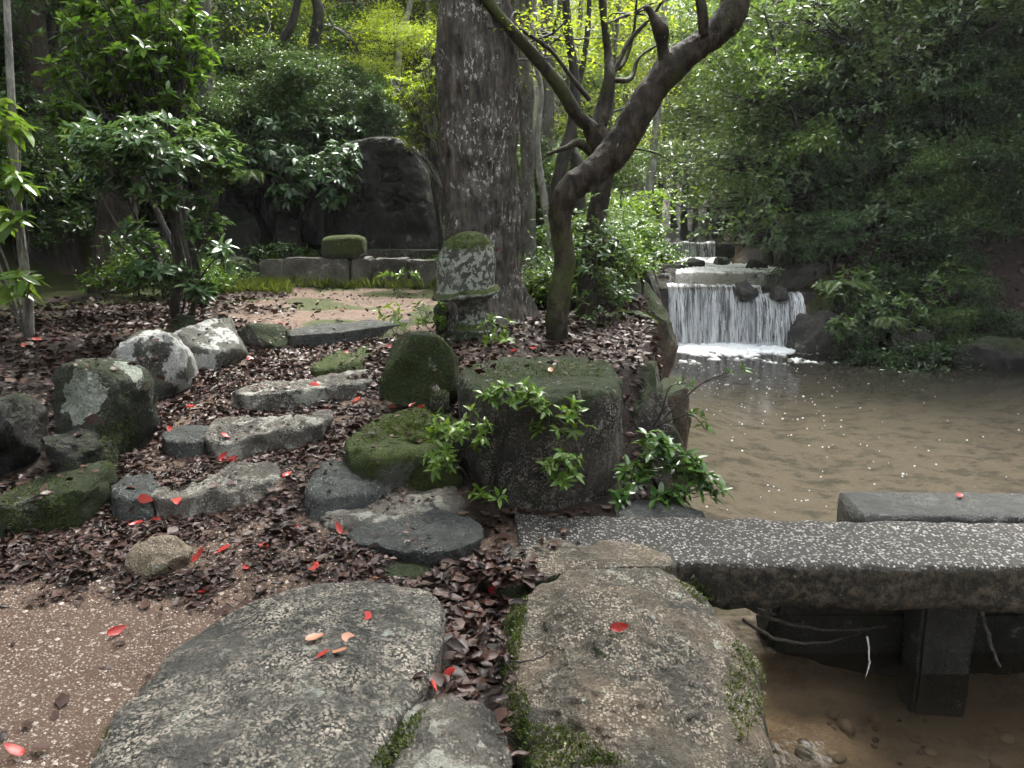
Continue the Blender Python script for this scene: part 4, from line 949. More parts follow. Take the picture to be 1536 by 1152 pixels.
Vt = np.concatenate(Vt)
rad = Vt.copy(); rad[:, 2] = 0; rn = unit(rad)
ar = np.arctan2(Vt[:, 1], Vt[:, 0])
cyl = np.stack([np.cos(ar) * 7, np.sin(ar) * 7, Vt[:, 2] * 2.2], 1) + .6 * np.stack([vnoise(Vt * 3, 1), vnoise(Vt * 3, 2), vnoise(Vt * 3, 3)], 1)
rid = 1 - np.abs(fbm(cyl, 3, 41)) * 1.6
Vt += rn * (.022 * (rid - .5) + .012 * fbm(Vt * np.array([22, 22, 9]), 3, 43) + .03 * fbm(Vt * 1.3, 3, 44))[:, None]
i = np.arange(len(hz) - 1)[:, None] * na; j = np.arange(na)[None]; j2 = (j + 1) % na
Ftk = np.stack([i + j, i + j2, i + na + j2, i + na + j], -1).reshape(-1, 4)
part('trunk', mesh_np('trunk', Vt, Ftk), M['bark_main'], root); collide(Vt + np.array(root.location), Ftk, 1)
_, cm = grow(77, 14, .3, .5, 4.2, 20, .17, 26, sig=.4, flat=.4)
part('crown', cm, M['leaf_mid'], root)
# roots creeping from the trunk
mb = MB()
for pts_, r0 in (([(765, 490), (790, 512), (815, 530), (840, 545)], .05), ([(745, 500), (770, 525), (800, 538), (830, 545)], .035), ([(690, 500), (668, 515), (650, 520)], .04)):
    w = [D(a, b, 6.95 - .45 * q) - root.location for q, (a, b) in enumerate(pts_)]
    mb.tube(spline(np.array([v_[:] for v_ in w]), 5), np.linspace(r0, r0 * .35, (len(pts_) - 1) * 5 + 1), 8, noise=.15, seed=3)
part('root', mb.mesh('root'), M['bark_main'], root)

# --- the leaning tree over the pool, and the forked tree behind it
def shaped_tree(label, limbs, bark, leaf, crown_tips, seed, base, leafL=.09, per=24, stubs=()):
    root = thing('tree', base, label, 'tree'); b = np.array(base); mb = MB()
    for limb in limbs:
        rows_ = np.array([[*D(px, py, Yy)[:], rp * Yy / FPX] for px, py, Yy, rp in limb]); sp = spline(rows_, 14)
        mb.tube(sp[:, :3] - b, sp[:, 3], 36 if limb[0][3] > 12 else 10, noise=.13, seed=seed, fine=1 if limb[0][3] > 12 else 0)
    part('trunk', mb.mesh('trunk'), M[bark], root)
    for limb in stubs:
        m2 = MB(); rows_ = np.array([[*D(px, py, Yy)[:], rp * Yy / FPX] for px, py, Yy, rp in limb]); sp = spline(rows_, 6)
        m2.tube(sp[:, :3] - b, sp[:, 3], 12, noise=.2, seed=seed + 3); part('broken_stub', m2.mesh('broken_stub'), M[bark], root)
    rng = np.random.default_rng(seed); tips = []; m3 = MB()
    for px, py, Yy, rx, n in crown_tips:
        c = np.array(D(px, py, Yy)[:])
        for q in range(n):
            t_ = c + rng.normal(0, 1, 3) * rx * np.array([1, 1, .45]); tips.append(t_); m3.tube(np.array([c, (c + t_) / 2 + rng.normal(0, .05, 3), t_]) - b, [.012, .008, .003], 4, cap=False)
    tag(part('twig', m3.mesh('twig'), M['bark_dark'], root), kind='stuff')
    tips = np.array(tips); N = len(tips) * per; pos = np.repeat(tips, per, 0) + rng.normal(0, .16, (N, 3)) * np.array([1, 1, .4]) - b
    me = leaves_mesh('crown', pos, rng.normal(0, 1, (N, 3)) * np.array([1, 1, .4]) - np.array([0, 0, .15]), rng.normal(0, .4, (N, 3)) + np.array([0, 0, 1.]), leafL * rng.uniform(.6, 1.2, N), LEAF_FAR, rng)
    part('crown', me, M[leaf], root); return root
lb = D(838, 528, 6.15)
shaped_tree('mossy leaning tree with a bent limb reaching over the pool',
            [[(836, 540, 6.15, 23.4), (835, 510, 6.15, 17.1), (838, 450, 6.15, 16.2), (845, 390, 6.15, 15.3), (840, 335, 6.13, 15.3), (846, 298, 6.1, 18.0), (866, 274, 6.1, 19.8), (904, 247, 6.1, 21.6), (936, 208, 6.1, 21.6), (962, 160, 6.1, 20.7), (998, 112, 6.1, 20.7), (1034, 78, 6.1, 18.9), (1068, 55, 6.1, 18.9), (1096, 22, 6.1, 20.7), (1106, -25, 6.15, 18.9), (1104, -100, 6.3, 24), (1125, -220, 6.5, 20), (1150, -420, 6.8, 14)],
             [(1100, -60, 6.2, 14), (1170, -150, 6.0, 10), (1260, -260, 5.8, 7), (1330, -330, 5.7, 5)], [(1112, -150, 6.3, 12), (1040, -260, 6.6, 9), (980, -380, 6.9, 6)]],
            'bark_lean', 'leaf_mid', [(1170, -430, 6.8, .8, 30), (1330, -340, 5.7, .7, 22), (980, -390, 6.9, .7, 22)], 5, lb,
            stubs=[[(998, 98, 6.08, 10), (994, 72, 6.05, 8), (992, 50, 6.02, 10.5), (986, 36, 6.0, 9), (978, 22, 6.0, 5), (971, 12, 6.0, 4), (966, 16, 6.0, 1.5)], [(1056, 50, 5.98, 7), (1054, 25, 5.95, 8), (1050, -5, 5.95, 7), (1048, -40, 5.95, 5)]])
fb_ = D(878, 480, 7.6)
shaped_tree('forked tree with lichened limbs behind the leaning tree',
            [[(876, 500, 7.6, 17.8), (880, 440, 7.6, 15.5), (886, 380, 7.6, 14.1), (898, 310, 7.6, 14.1), (906, 260, 7.6, 14.8), (898, 215, 7.6, 17.0), (890, 190, 7.6, 16.3)],
             [(896, 200, 7.6, 11.1), (866, 172, 7.5, 9.6), (838, 128, 7.4, 9.6), (800, 82, 7.2, 8.9), (764, 42, 7.0, 8.1), (720, -20, 6.9, 6.7), (690, -120, 6.8, 4.4)],
             [(892, 205, 7.6, 11.8), (906, 160, 7.7, 11.1), (914, 115, 7.7, 8.9), (912, 80, 7.8, 5.9), (906, 30, 7.8, 5.2), (902, -40, 7.9, 4.4), (905, -140, 8, 3.0)],
             [(900, 150, 7.7, 4.4), (925, 100, 7.8, 3.7), (945, 60, 7.9, 3.0), (985, 15, 8, 2.2), (1010, -40, 8, 1.5)], [(885, 150, 7.6, 3.7), (860, 120, 7.6, 3.3), (825, 75, 7.6, 3.0), (775, 40, 7.6, 2.2)],
             [(910, 110, 7.7, 3.7), (935, 95, 7.9, 3.0), (950, 50, 8, 2.2), (955, 0, 8, 1.5)], [(915, 120, 7.8, 3.7), (945, 118, 8.1, 3.7), (960, 85, 8.2, 2.2), (1000, 60, 8.3, 1.5)],
             [(893, 235, 7.6, 5.9), (868, 215, 7.5, 5.9), (848, 222, 7.4, 3.7), (820, 232, 7.4, 2.2)], [(908, 285, 7.6, 3.7), (940, 228, 7.7, 1.9), (985, 230, 7.8, 1.2), (1010, 245, 7.8, 0.7)]],
            'bark_lean', 'leaf_maple', [(700, -160, 6.8, .6, 22), (905, -160, 8, .7, 26), (1010, -60, 8, .4, 10), (950, 20, 8, .3, 7), (830, 50, 7.6, .25, 5), (780, 20, 7.4, .25, 6)], 9, fb_, leafL=.06, per=22)

# --- slender trees behind the bend
G_SL = 'slender trees behind the leaning tree'
def stick(label, pts_, bark, leaf, tips_, seed, leafL=.07, per=20, group=None):
    r_ = shaped_tree(label, [pts_], bark, leaf, tips_, seed, D(*pts_[0][:3]), leafL, per)
    if group: r_['group'] = group
    return r_
stick('straight grey trunk close beside the great trunk', [(793, 420, 10, 13), (791, 300, 10, 11), (790, 150, 10, 10), (788, 0, 10, 10), (786, -300, 10, 8)], 'bark_grey', 'leaf_maple', [(786, -250, 10, .9, 30), (800, 40, 10, .3, 6)], 31)
stick('thin crooked stem whitened by lichen', [(828, 420, 9.4, 5), (822, 340, 9.4, 5), (810, 260, 9.4, 5.5), (806, 200, 9.4, 5), (812, 140, 9.4, 4), (800, 60, 9.4, 3.5), (806, -80, 9.4, 3)], 'bark_pale', 'leaf_maple', [(806, -80, 9.4, .6, 18), (800, 90, 9.4, .25, 5), (770, 60, 9.4, .3, 5)], 32)
stick('dark leaning stem between the forks', [(838, 420, 10.5, 11), (832, 330, 10.5, 11), (842, 250, 10.5, 10), (858, 190, 10.5, 9), (862, 120, 10.5, 7), (850, 20, 10.5, 6), (845, -150, 10.5, 5)], 'bark_dark', 'leaf_maple', [(845, -150, 10.5, .8, 22), (850, 60, 10.5, .3, 6)], 33)
stick('short dark stem rising beside the dark leaning stem', [(866, 420, 11, 9), (868, 330, 11, 10), (866, 250, 11, 10), (856, 215, 11, 8), (862, 150, 11, 5), (880, 60, 11, 4), (890, -120, 11, 3)], 'bark_dark', 'leaf_maple', [(890, -120, 11, .8, 20), (870, 90, 11, .35, 7)], 34)
stick('broad shaded trunk deep behind the great trunk', [(760, 420, 14, 30), (770, 200, 14, 26), (775, 0, 14, 24), (775, -300, 14, 18)], 'bark_grey', 'leaf_mid', [(775, -320, 14, 1.5, 34)], 35)
stick('tan trunk glimpsed past the bend of the leaning tree', [(972, 330, 15, 7), (978, 240, 15, 6), (990, 130, 15, 5), (1000, -60, 15, 4)], 'bark_pale', 'leaf_grey', [(1000, -60, 15, 1., 24)], 36)
stick('mossy grey trunk rising beyond the forked tree', [(815, 420, 12.5, 12), (818, 250, 12.5, 11), (822, 100, 12.5, 10), (818, -100, 12.5, 9)], 'bark_grey', 'leaf_maple', [(818, -120, 12.5, 1., 26), (840, 60, 12.5, .35, 6)], 37)
stick('lichen-grey trunk above the forked shrub', [(318, 380, 12.6, 12), (312, 200, 12.6, 11), (306, 60, 12.6, 11), (303, -40, 12.6, 10), (300, -300, 12.6, 8)], 'bark_grey', 'leaf_mid', [(300, -320, 12.6, 1.2, 30)], 38)
stick('dark stem slanting up over the rock face', [(345, 210, 13.8, 9), (372, 128, 13.8, 8), (402, 88, 13.8, 7), (432, 48, 13.8, 6), (446, 5, 13.8, 5), (470, -120, 13.8, 4)], 'bark_dark', 'leaf_maple', [(470, -130, 13.8, .9, 24), (400, 20, 13.8, .4, 8)], 39)
stick('dark crooked trunk above the narrow pillar', [(466, 250, 14.3, 9), (468, 160, 14.3, 9), (478, 118, 14.3, 9), (470, 70, 14.3, 8), (478, 20, 14.3, 8), (470, -40, 14.3, 7), (465, -300, 14.3, 5)], 'bark_dark', 'leaf_maple', [(465, -300, 14.3, 1.2, 30), (500, 40, 14.3, .5, 10)], 40)
stick('thin pale stem below the timber building', [(594, 190, 17, 5), (596, 105, 17, 5), (600, 55, 17, 5), (612, 20, 17, 4), (628, -60, 17, 3)], 'bark_pale', 'leaf_maple', [(628, -60, 17, .9, 20)], 41)
stick('broad brown cedar trunk in the dark beyond the saplings', [(168, 450, 10.5, 34), (172, 380, 10.5, 28), (178, 280, 10.5, 25), (184, 100, 10.5, 23), (188, -300, 10.5, 18)], 'bark_cedar', 'leaf_dark', [(188, -250, 10.5, 1.6, 60), (120, -60, 10.8, 1.2, 40)], 42, leafL=.12)

# ------------------------------------------------------------------ woodland
W1 = 'woodland trees on the slope behind the monument'; W2 = 'trees on the dark right slope'; W3 = 'far valley trees'; W4 = 'undergrowth on the slope behind the monument'; W5 = 'undergrowth on the right slope'; W6 = 'tall shade trees'
rngw = random.Random(4)
for px, Y, sc, k in [(395, 17, .9, 'maple'), (470, 19, 1.0, 'maple2'), (545, 17.5, .8, 'maple'), (610, 15.6, .62, 'maple'), (640, 19, .95, 'maple2'), (520, 23, 1.2, 'maple2'), (330, 22, 1.2, 'maple'), (420, 27, 1.3, 'maple2')]:
    tpx(k, px, Y, sc, 'yellow-green maple in the woods above the rock face', group=W1)
for px, Y, sc, k in [(250, 16, 1.0, 'broad'), (180, 18, 1.2, 'ever'), (90, 15, 1.1, 'ever'), (20, 13.5, 1.1, 'ever'), (-60, 14, 1.2, 'ever'), (130, 12.8, .8, 'ever'), (60, 20, 1.4, 'broad2'), (660, 25, 1.4, 'broad2'), (-30, 19, 1.4, 'broad2')]:
    tpx(k, px, Y, sc, 'dense dark green tree in the woods beyond the terrace', group=W1)
for px, Y, sc in [(350, 13.7, .8), (395, 14.4, 1.0), (430, 14.4, .9), (470, 14.7, 1.0), (515, 15.4, .9), (300, 13.6, 1.0), (250, 13.2, 1.0), (540, 16.5, 1.0), (585, 16.8, .9), (445, 16, 1.2), (380, 15.8, 1.2), (210, 12.8, 1.1), (630, 15.2, .7), (500, 17.6, 1.3), (-60, 11, 1.3), (0, 12, 1.4), (60, 12.2, 1.3), (110, 11.6, 1.1), (-120, 10, 1.3), (30, 10.8, .8)]:
    kd = rngw.choice(['shrub', 'shrub', 'shrub2']); side_ = 'in the dark left of the cedar trunk' if px < 140 else 'above the sloping boulder' if px < 400 else 'above the inscribed stone and pillar'
    tpx(kd, px, Y, sc, ('upright blue-green bush ' if kd == 'shrub' else 'low dark green bush ') + side_, cat='shrub', name='bush', group=W4)
for px, Y, sc, dz in [(345, 12.6, .6, 1.3), (385, 13.0, .7, 1.4), (425, 13.4, .75, 1.9), (462, 13.3, .7, 1.8), (500, 13.9, .7, 2.1), (530, 14.4, .6, 2.3), (300, 12.8, .8, 1.2), (440, 12.9, .5, 1.5), (585, 13.6, .55, 2.0), (548, 13.5, .5, 2.1), (625, 13.6, .5, 1.7)]:
    tpx(rngw.choice(['shrub', 'shrub2']), px, Y, sc, 'drooping evergreen bush rooted on top of the rock face', cat='shrub', name='bush', group='bushes hanging over the rock face', dz=dz)
for px, Y, sc, k, lf in [(805, 16, .9, 'slender', None), (860, 18, .9, 'slender', None), (905, 15, .8, 'slender', None), (915, 21, 1.0, 'slender', 'leaf_maple'), (830, 24, 1.2, 'maple2', None), (900, 27, 1.3, 'maple', None), (760, 20, 1.0, 'maple2', None), (700, 22, 1.1, 'maple', None), (930, 29, 1.1, 'slender', 'leaf_yellow')]:
    tpx(k, px, Y, sc, 'slim yellow-green tree in the sunlit wood behind the great trunk', group=G_SL, leaf=lf)
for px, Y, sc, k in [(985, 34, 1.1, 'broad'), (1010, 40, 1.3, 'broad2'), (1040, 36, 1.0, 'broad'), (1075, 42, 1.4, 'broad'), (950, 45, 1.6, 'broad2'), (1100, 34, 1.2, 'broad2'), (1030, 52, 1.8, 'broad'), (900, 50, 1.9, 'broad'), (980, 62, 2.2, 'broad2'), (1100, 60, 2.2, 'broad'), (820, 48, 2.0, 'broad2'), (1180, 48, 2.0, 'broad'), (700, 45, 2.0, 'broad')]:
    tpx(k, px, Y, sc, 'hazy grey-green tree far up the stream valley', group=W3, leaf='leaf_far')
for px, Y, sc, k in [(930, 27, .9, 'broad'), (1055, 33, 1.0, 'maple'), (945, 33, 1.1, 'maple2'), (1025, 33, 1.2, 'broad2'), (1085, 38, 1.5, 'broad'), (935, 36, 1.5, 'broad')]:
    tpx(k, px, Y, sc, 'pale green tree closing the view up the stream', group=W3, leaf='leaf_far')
for px, Y, sc, k in [(1250, 17.5, .95, 'overhang'), (1225, 15.4, .8, 'overhang'), (1180, 22, 1.1, 'overhang'), (1150, 28, 1.2, 'overhang'), (1300, 16, 1.0, 'overhang')]:
    tpx(k, px, Y, sc, 'leafy tree reaching out over the upper stream', group=W2, rz=rngw.uniform(-.4, .4), leaf=rngw.choice(['leaf_mid', 'leaf_grey']))
for px, Y, sc, k in [(1150, 20, 1.1, 'broad'), (1230, 17, .95, 'broad2'), (1290, 15, .85, 'broad'), (1265, 20, 1.2, 'broad2'), (1340, 16.5, .9, 'broad2'), (1400, 15, .85, 'broad'), (1200, 25, 1.4, 'broad'), (1330, 22, 1.3, 'broad'), (1430, 19, 1.1, 'broad2'), (1500, 16, 1.0, 'ever'), (1560, 14, .9, 'ever'), (1480, 23, 1.3, 'broad'), (1300, 28, 1.5, 'broad2'), (1170, 31, 1.5, 'broad')]:
    lf = rngw.choice(['leaf_mid', 'leaf_grey', 'leaf_mid'])
    tpx(k, px, Y, sc, {'leaf_mid': 'green', 'leaf_grey': 'grey-green'}[lf] + (' broadleaf tree low on the steep bank of the pool' if Y < 18 else ' broadleaf tree high up the steep bank of the pool'), group=W2, leaf=lf)
for px, Y, sc in [(1215, 14.4, .55), (1250, 13.6, .5), (1295, 13.0, .55), (1330, 12.6, .6), (1375, 12.4, .55), (1410, 12.8, .7), (1280, 14.5, .9), (1350, 14.4, .9), (1440, 13.6, .7), (1190, 16, .8), (1500, 12.6, .5), (1470, 14.6, 1.0), (1540, 13.2, .8), (1235, 15.6, 1.0), (1390, 16, 1.1), (1420, 11.9, .5), (1310, 11.9, .5), (1500, 15.5, 1.2), (1530, 17, 1.4), (1440, 17.5, 1.4), (1340, 18, 1.4)]:
    lf = rngw.choice(['leaf_shrub', 'leaf_dark', 'leaf_mid'])
    tpx(rngw.choice(['shrub', 'shrub2', 'shrub2']), px, Y, sc, {'leaf_shrub': 'blue-green', 'leaf_dark': 'dark green', 'leaf_mid': 'mid-green'}[lf] + (' bush high on the steep slope over the pool' if Y > 14 else ' bush low on the slope at the pool side'), cat='shrub', name='bush', group=W5, leaf=lf)
for x, y, sc in [(-7.5, 9.5, 1.0), (-10, 13, 1.1), (-11, 7, 1.0), (-7, 5, .95), (12.5, 6, 1.0), (-6.8, 11.6, 1.0), (-8.2, 8.2, 1.0), (-9, 1, 1.0)]:
    tree('canopy', x, y, sc, 'tall shade tree with a high dark crown at the clearing edge', group=W6)
for x, y, sc, k in [(-9, -2, 1.5, 'ever'), (-6, -4.5, 1.5, 'ever'), (-3, -6, 1.6, 'broad'), (0, -7, 1.7, 'ever'), (11, -2, 1.5, 'ever'), (-9.5, 3, 1.4, 'ever'), (-1.5, -10, 2.0, 'ever'), (5, -10, 2.0, 'ever'), (-7, -9, 2.0, 'ever')]:  # unseen trees added behind and beside the camera to block low sky light
    tree(k, x, y, sc, 'unseen dense evergreen tree added to block low sky light from the near side', group='unseen trees added to block low sky')
for x, y, sc in [(9.3, 12.2, .9), (11.5, 12, 1.2)]:
    tree('ever', x, y, sc, 'dark evergreen shading the bare earth of the right slope', group='evergreens over the bare slope')
for q in range(26):
    px, Y = rngw.uniform(1290, 1560), rngw.uniform(11.4, 15)
    tpx('cover', px, Y, rngw.uniform(.7, 1.6), 'low plant rooted in the bare earth of the right slope', cat='plant', name='plant', group='plants on the bare earth', leaf=rngw.choice(['leaf_mid', 'leaf_dark', 'leaf_dark']))
for px, Y, sc in [(1385, 13.2, .7), (1415, 13.8, .8), (1450, 12.9, .7), (1475, 13.6, .8), (1505, 12.6, .75), (1530, 13.4, .9), (1440, 14.6, .9), (1490, 14.8, 1.0), (1545, 15.0, 1.1), (1470, 12.0, .5)]:
    tpx(rngw.choice(['shrub', 'shrub2']), px, Y, sc, 'dim bush hiding the brown earth high beside the pool', cat='shrub', name='bush', group='bushes over the brown earth', leaf=rngw.choice(['leaf_dark', 'leaf_mid']))
# small cover plants
spots = [(335, 10.4, .8), (300, 10.2, 1.0), (410, 11.9, 1.0), (440, 12.0, 1.1), (475, 12.0, .9), (585, 12.3, .8), (570, 11.9, .7), (645, 11.6, .8), (250, 9.6, 1.3), (200, 9.9, 1.2), (820, 8.9, 1.0), (800, 8.2, .9), (860, 8.4, 1.2), (900, 8.8, 1.3), (930, 9.0, 1.1), (880, 9.6, 1.4), (915, 10.2, 1.5), (935, 10.8, 1.2), (840, 10.5, 1.5), (800, 11, 1.5), (965, 8.6, .9), (890, 7.6, 1.0), (925, 7.7, .9)]
for px, Y, sc in spots:
    lf = rngw.choice(['leaf_mid', 'leaf_shrub', 'leaf_fresh', 'leaf_glossy'])
    tpx('cover', px, Y, sc, {'leaf_mid': 'mid-green', 'leaf_shrub': 'blue-green', 'leaf_fresh': 'light green', 'leaf_glossy': 'glossy dark'}[lf] + (' low plant by the low stone wall' if px < 700 else ' low plant on the bank behind the leaning tree'), cat='plant', name='plant', group='ground cover plants', leaf=lf, dz=(.35 if 885 < px < 1000 and Y < 11.5 else 0))
for px, Y, sc in [(900, 9.4, .45), (870, 9.0, .45), (900, 11.4, .6), (840, 13, .9), (790, 12.5, .8), (890, 13.6, .9), (900, 16, 1.0), (905, 21, .9), (880, 19, 1.2), (900, 27, 1.2)]:
    tpx('shrub', px, Y, sc, 'bush on the left stream bank above the boulders', cat='shrub', name='bush', group='bushes on the left stream bank', leaf=rngw.choice(['leaf_mid', 'leaf_shrub', 'leaf_maple', 'leaf_grey']))

# --- near shrubs, leaf by leaf
b0 = P(735, 748, .0)
shrub('shrub', 'fresh green whorled shrub growing in front of the squared granite block', (b0.x, b0.y - .05, -.02),
      [(692, 650, 52, 42, 3.95, .12, 22), (655, 690, 28, 18, 3.85, .08, 8), (765, 592, 52, 22, 3.9, .08, 17), (835, 625, 52, 34, 3.95, .10, 18), (850, 700, 38, 34, 3.85, .10, 13), (800, 585, 20, 10, 3.9, .05, 3), (735, 742, 35, 14, 3.8, .08, 4)],
      .064, 'leaf_fresh', 'bark_dark', 51, k=(4, 7), wander=.06, extra=1, el=(-15, 60), down=.25)
b1 = P(940, 752, -.05)
shrub('shrub', 'dark glossy shrub beside the slab bridge hanging towards the pool', (b1.x, b1.y, -.05),
      [(980, 670, 46, 24, 4.2, .12, 11), (1030, 705, 44, 26, 4.1, .12, 14), (1065, 730, 26, 20, 4.0, .08, 7), (955, 715, 34, 22, 4.1, .1, 8), (1010, 745, 40, 14, 3.98, .06, 7), (925, 745, 24, 10, 4.0, .06, 3)],
      .085, 'leaf_glossy', 'bark_dark', 52, k=(5, 7), wander=.04, extra=1)
shrub('twig', 'bare thin branch with leaf tufts stretching out over the pool', D(985, 640, 4.9)[:],
      [(1105, 555, 22, 8, 4.7, .05, 3), (1040, 625, 18, 10, 4.6, .06, 3), (1055, 640, 14, 8, 4.5, .05, 2), (1030, 575, 12, 8, 4.8, .03, 2)], .065, 'leaf_glossy', 'bark_dark', 53, k=(4, 6), stem_r=.006, cat='branch', extra=0)
for k, (px, py, Yp, n, lab) in enumerate([(640, 468, 6.0, 9, 'leafy seedling growing against the foot of the stone lantern'), (735, 490, 5.6, 7, 'glossy seedling on the granite block behind the mossy edge'), (598, 470, 6.3, 8, 'pale green seedling beside the top step slab'), (880, 470, 6.7, 8, 'small plant with broad leaves at the foot of the leaning tree')]):
    c = D(px, py + 35, Yp); zb = c.z
    shrub('seedling', lab, (c.x, c.y, min(zb, .66)), [(px, py, 34, 20, Yp, .12, n), (px + 18, py + 14, 20, 10, Yp - .05, .08, 3)], .07, 'leaf_fresh' if k != 3 else 'leaf_glossy', 'bark_dark', 60 + k, k=(4, 6), stem_r=.004, cat='plant', extra=0)
c = D(598, 432, 9.6); shrub('seedling', 'pale seedling standing alone before the low wall', (c.x, c.y, .6), [(580, 416, 12, 6, 9.6, .1, 3), (612, 411, 16, 6, 9.6, .1, 4)], .10, 'leaf_fresh', 'bark_dark', 70, stem_r=.005, cat='plant', extra=0)
# bank shrub in front of the forked tree
c = D(905, 520, 6.9); shrub('shrub', 'sprawling bush with yellowing leaves on the bank right of the leaning tree', (c.x, c.y, .6), [(905, 330, 40, 40, 7.0, .3, 9), (912, 390, 40, 40, 6.9, .3, 11), (900, 440, 36, 30, 6.8, .25, 8), (932, 440, 26, 26, 7.0, .25, 8), (915, 345, 30, 30, 7.2, .3, 8), (880, 380, 20, 40, 7.0, .2, 6)], .07, 'leaf_shrub', 'bark_dark', 71, single=True, k=(4, 7), cat='shrub')
c = D(1290, 470, 12.6); shrub('shrub', 'leafy bush trailing into the pool beside the smooth dark boulder', (c.x, c.y, tz(c.x, c.y)), [(1255, 430, 28, 18, 12.2, .4, 16), (1310, 455, 40, 20, 12.0, .4, 22), (1370, 450, 40, 24, 11.9, .4, 22), (1425, 415, 40, 22, 12.0, .4, 20), (1262, 490, 24, 24, 11.9, .3, 12), (1340, 490, 40, 12, 11.8, .3, 12), (1290, 405, 40, 14, 12.6, .4, 14)], .125, 'leaf_mid', 'bark_dark', 81, single=False, k=(4, 7), stem_r=.02)
c = (7.6, 16.0); shrub('tree', 'spreading tree with layered leafy branches over the upper stream', (c[0], c[1], tz(*c)), [(1075, 335, 50, 26, 15.2, .9, 34), (1130, 300, 60, 22, 15.0, .9, 40), (1180, 265, 60, 24, 15.2, .9, 40), (1150, 355, 60, 22, 14.6, .8, 40), (1230, 335, 50, 24, 14.6, .8, 34), (1095, 240, 50, 26, 15.6, .9, 30), (1205, 205, 60, 24, 15.4, .9, 36), (1275, 265, 50, 26, 15, .9, 34)], .15, 'leaf_grey', 'bark_dark', 82, single=False, k=(4, 7), stem_r=.05, wander=.2, cat='tree', el=(-15, 35))
c = (8.6, 15.2); shrub('tree', 'slim tree with glinting leaf tufts high over the waterfall', (c[0], c[1], tz(*c)), [(1290, 150, 60, 30, 14.6, .9, 34), (1200, 110, 60, 30, 15, .9, 36), (1120, 150, 50, 34, 15.6, .9, 32), (1340, 220, 50, 30, 14.2, .8, 30), (1320, 70, 60, 30, 14.6, .9, 32), (1230, 30, 70, 30, 15, 1, 36), (1390, 130, 50, 30, 14, .8, 28), (1310, 320, 40, 24, 14, .7, 20), (1420, 40, 60, 30, 14, .9, 28)], .15, 'leaf_grey', 'bark_dark', 83, single=False, k=(4, 7), stem_r=.045, wander=.2, cat='tree', el=(-15, 35))
c = D(440, 330, 13.0); shrub('shrub', 'long-leaved evergreen draping over the rock face beside the inscribed stone', (c.x, c.y, c.z), [(420, 225, 40, 24, 12.5, .5, 26), (470, 255, 40, 30, 12.3, .5, 30), (400, 185, 44, 24, 12.8, .5, 26), (505, 275, 34, 34, 12.1, .4, 26), (512, 225, 30, 18, 12.2, .3, 16), (350, 235, 40, 30, 12.4, .5, 24), (520, 185, 40, 20, 13.2, .5, 22), (460, 180, 44, 24, 13, .5, 26), (430, 290, 30, 18, 12.2, .4, 14)], .16, 'leaf_shrub', 'bark_dark', 84, single=False, k=(5, 8), stem_r=.02, el=(-25, 30), down=.35)
c = D(690, 400, 11.4); shrub('tree', 'young maple with glowing lime leaves peeping past the great trunk', (c.x, c.y, .62), [(632, 150, 34, 30, 11.4, .5, 60), (618, 195, 26, 24, 11.4, .4, 44), (640, 110, 26, 26, 11.6, .5, 40), (600, 130, 26, 20, 11.5, .4, 30), (650, 215, 16, 20, 11.4, .3, 20), (690, 60, 60, 40, 11.6, .6, 50)], .075, 'leaf_maple', 'bark_grey', 85, single=False, k=(5, 7), stem_r=.03, wander=.1, cat='tree', el=(-25, 25))
# forked shrub left of centre
c = D(272, 478, 6.9)
fs = shrub('shrub', 'tall forked shrub with whorled blue-green leaves above the boulders', (c.x, c.y, c.z), [(170, 205, 75, 32, 6.7, .5, 34), (250, 215, 90, 42, 6.6, .5, 60), (320, 225, 40, 40, 6.9, .4, 26), (160, 255, 60, 26, 6.8, .4, 22), (255, 285, 55, 20, 6.7, .4, 16), (310, 330, 26, 34, 6.7, .25, 12), (215, 345, 35, 20, 6.8, .3, 9), (235, 410, 55, 20, 6.6, .25, 16), (300, 430, 30, 14, 6.6, .2, 8), (330, 380, 20, 16, 6.5, .2, 5)],
           .115, 'leaf_shrub', 'bark_dark', 72, k=(6, 8), stem_r=.011, wander=.10, el=(-5, 40), down=.1)
c = D(300, 360, 8.6)
shrub('tree', 'leafy young tree with brighter leaves rising behind the forked shrub', (c.x, c.y, .62), [(140, 40, 70, 45, 8.6, .6, 40), (220, 80, 80, 50, 8.6, .7, 60), (130, 110, 50, 30, 8.4, .5, 26), (280, 60, 40, 60, 9.0, .6, 40), (110, 170, 45, 22, 8.2, .4, 18), (190, -30, 100, 40, 8.8, .7, 40), (230, 150, 60, 30, 8.6, .5, 26)],
      .14, 'leaf_shrub_up', 'bark_dark', 73, k=(5, 8), stem_r=.03, wander=.15, el=(-5, 45), cat='tree')
# sapling at the left
c = D(42, 500, 6.5)
sp_ = shrub('sapling', 'pale-stemmed sapling with big bright leaves beside the boulder row', (c.x, c.y, .52), [(8, 180, 16, 14, 6.3, .15, 4), (10, 265, 38, 26, 6.2, .2, 9), (22, 325, 30, 12, 6.1, .15, 4), (45, 412, 34, 10, 6.1, .15, 4), (10, 420, 22, 14, 6.2, .15, 4), (-40, 300, 50, 60, 6.3, .3, 14), (-30, 150, 40, 60, 6.3, .3, 10)],
            .19, 'leaf_fresh', 'bark_pale', 74, k=(4, 6), stem_r=.012, cat='tree', el=(-20, 25), down=.3, extra=0)
mb = MB(); w = np.array([D(44, 505, 6.5)[:], D(40, 430, 6.5)[:], D(28, 330, 6.5)[:], D(20, 200, 6.5)[:], D(10, 0, 6.5)[:], D(0, -250, 6.6)[:]]) - np.array(sp_.location)
mb.tube(spline(w, 5), np.linspace(.045, .02, 26), 10, noise=.08); part('trunk', mb.mesh('trunk'), M['bark_pale'], sp_)
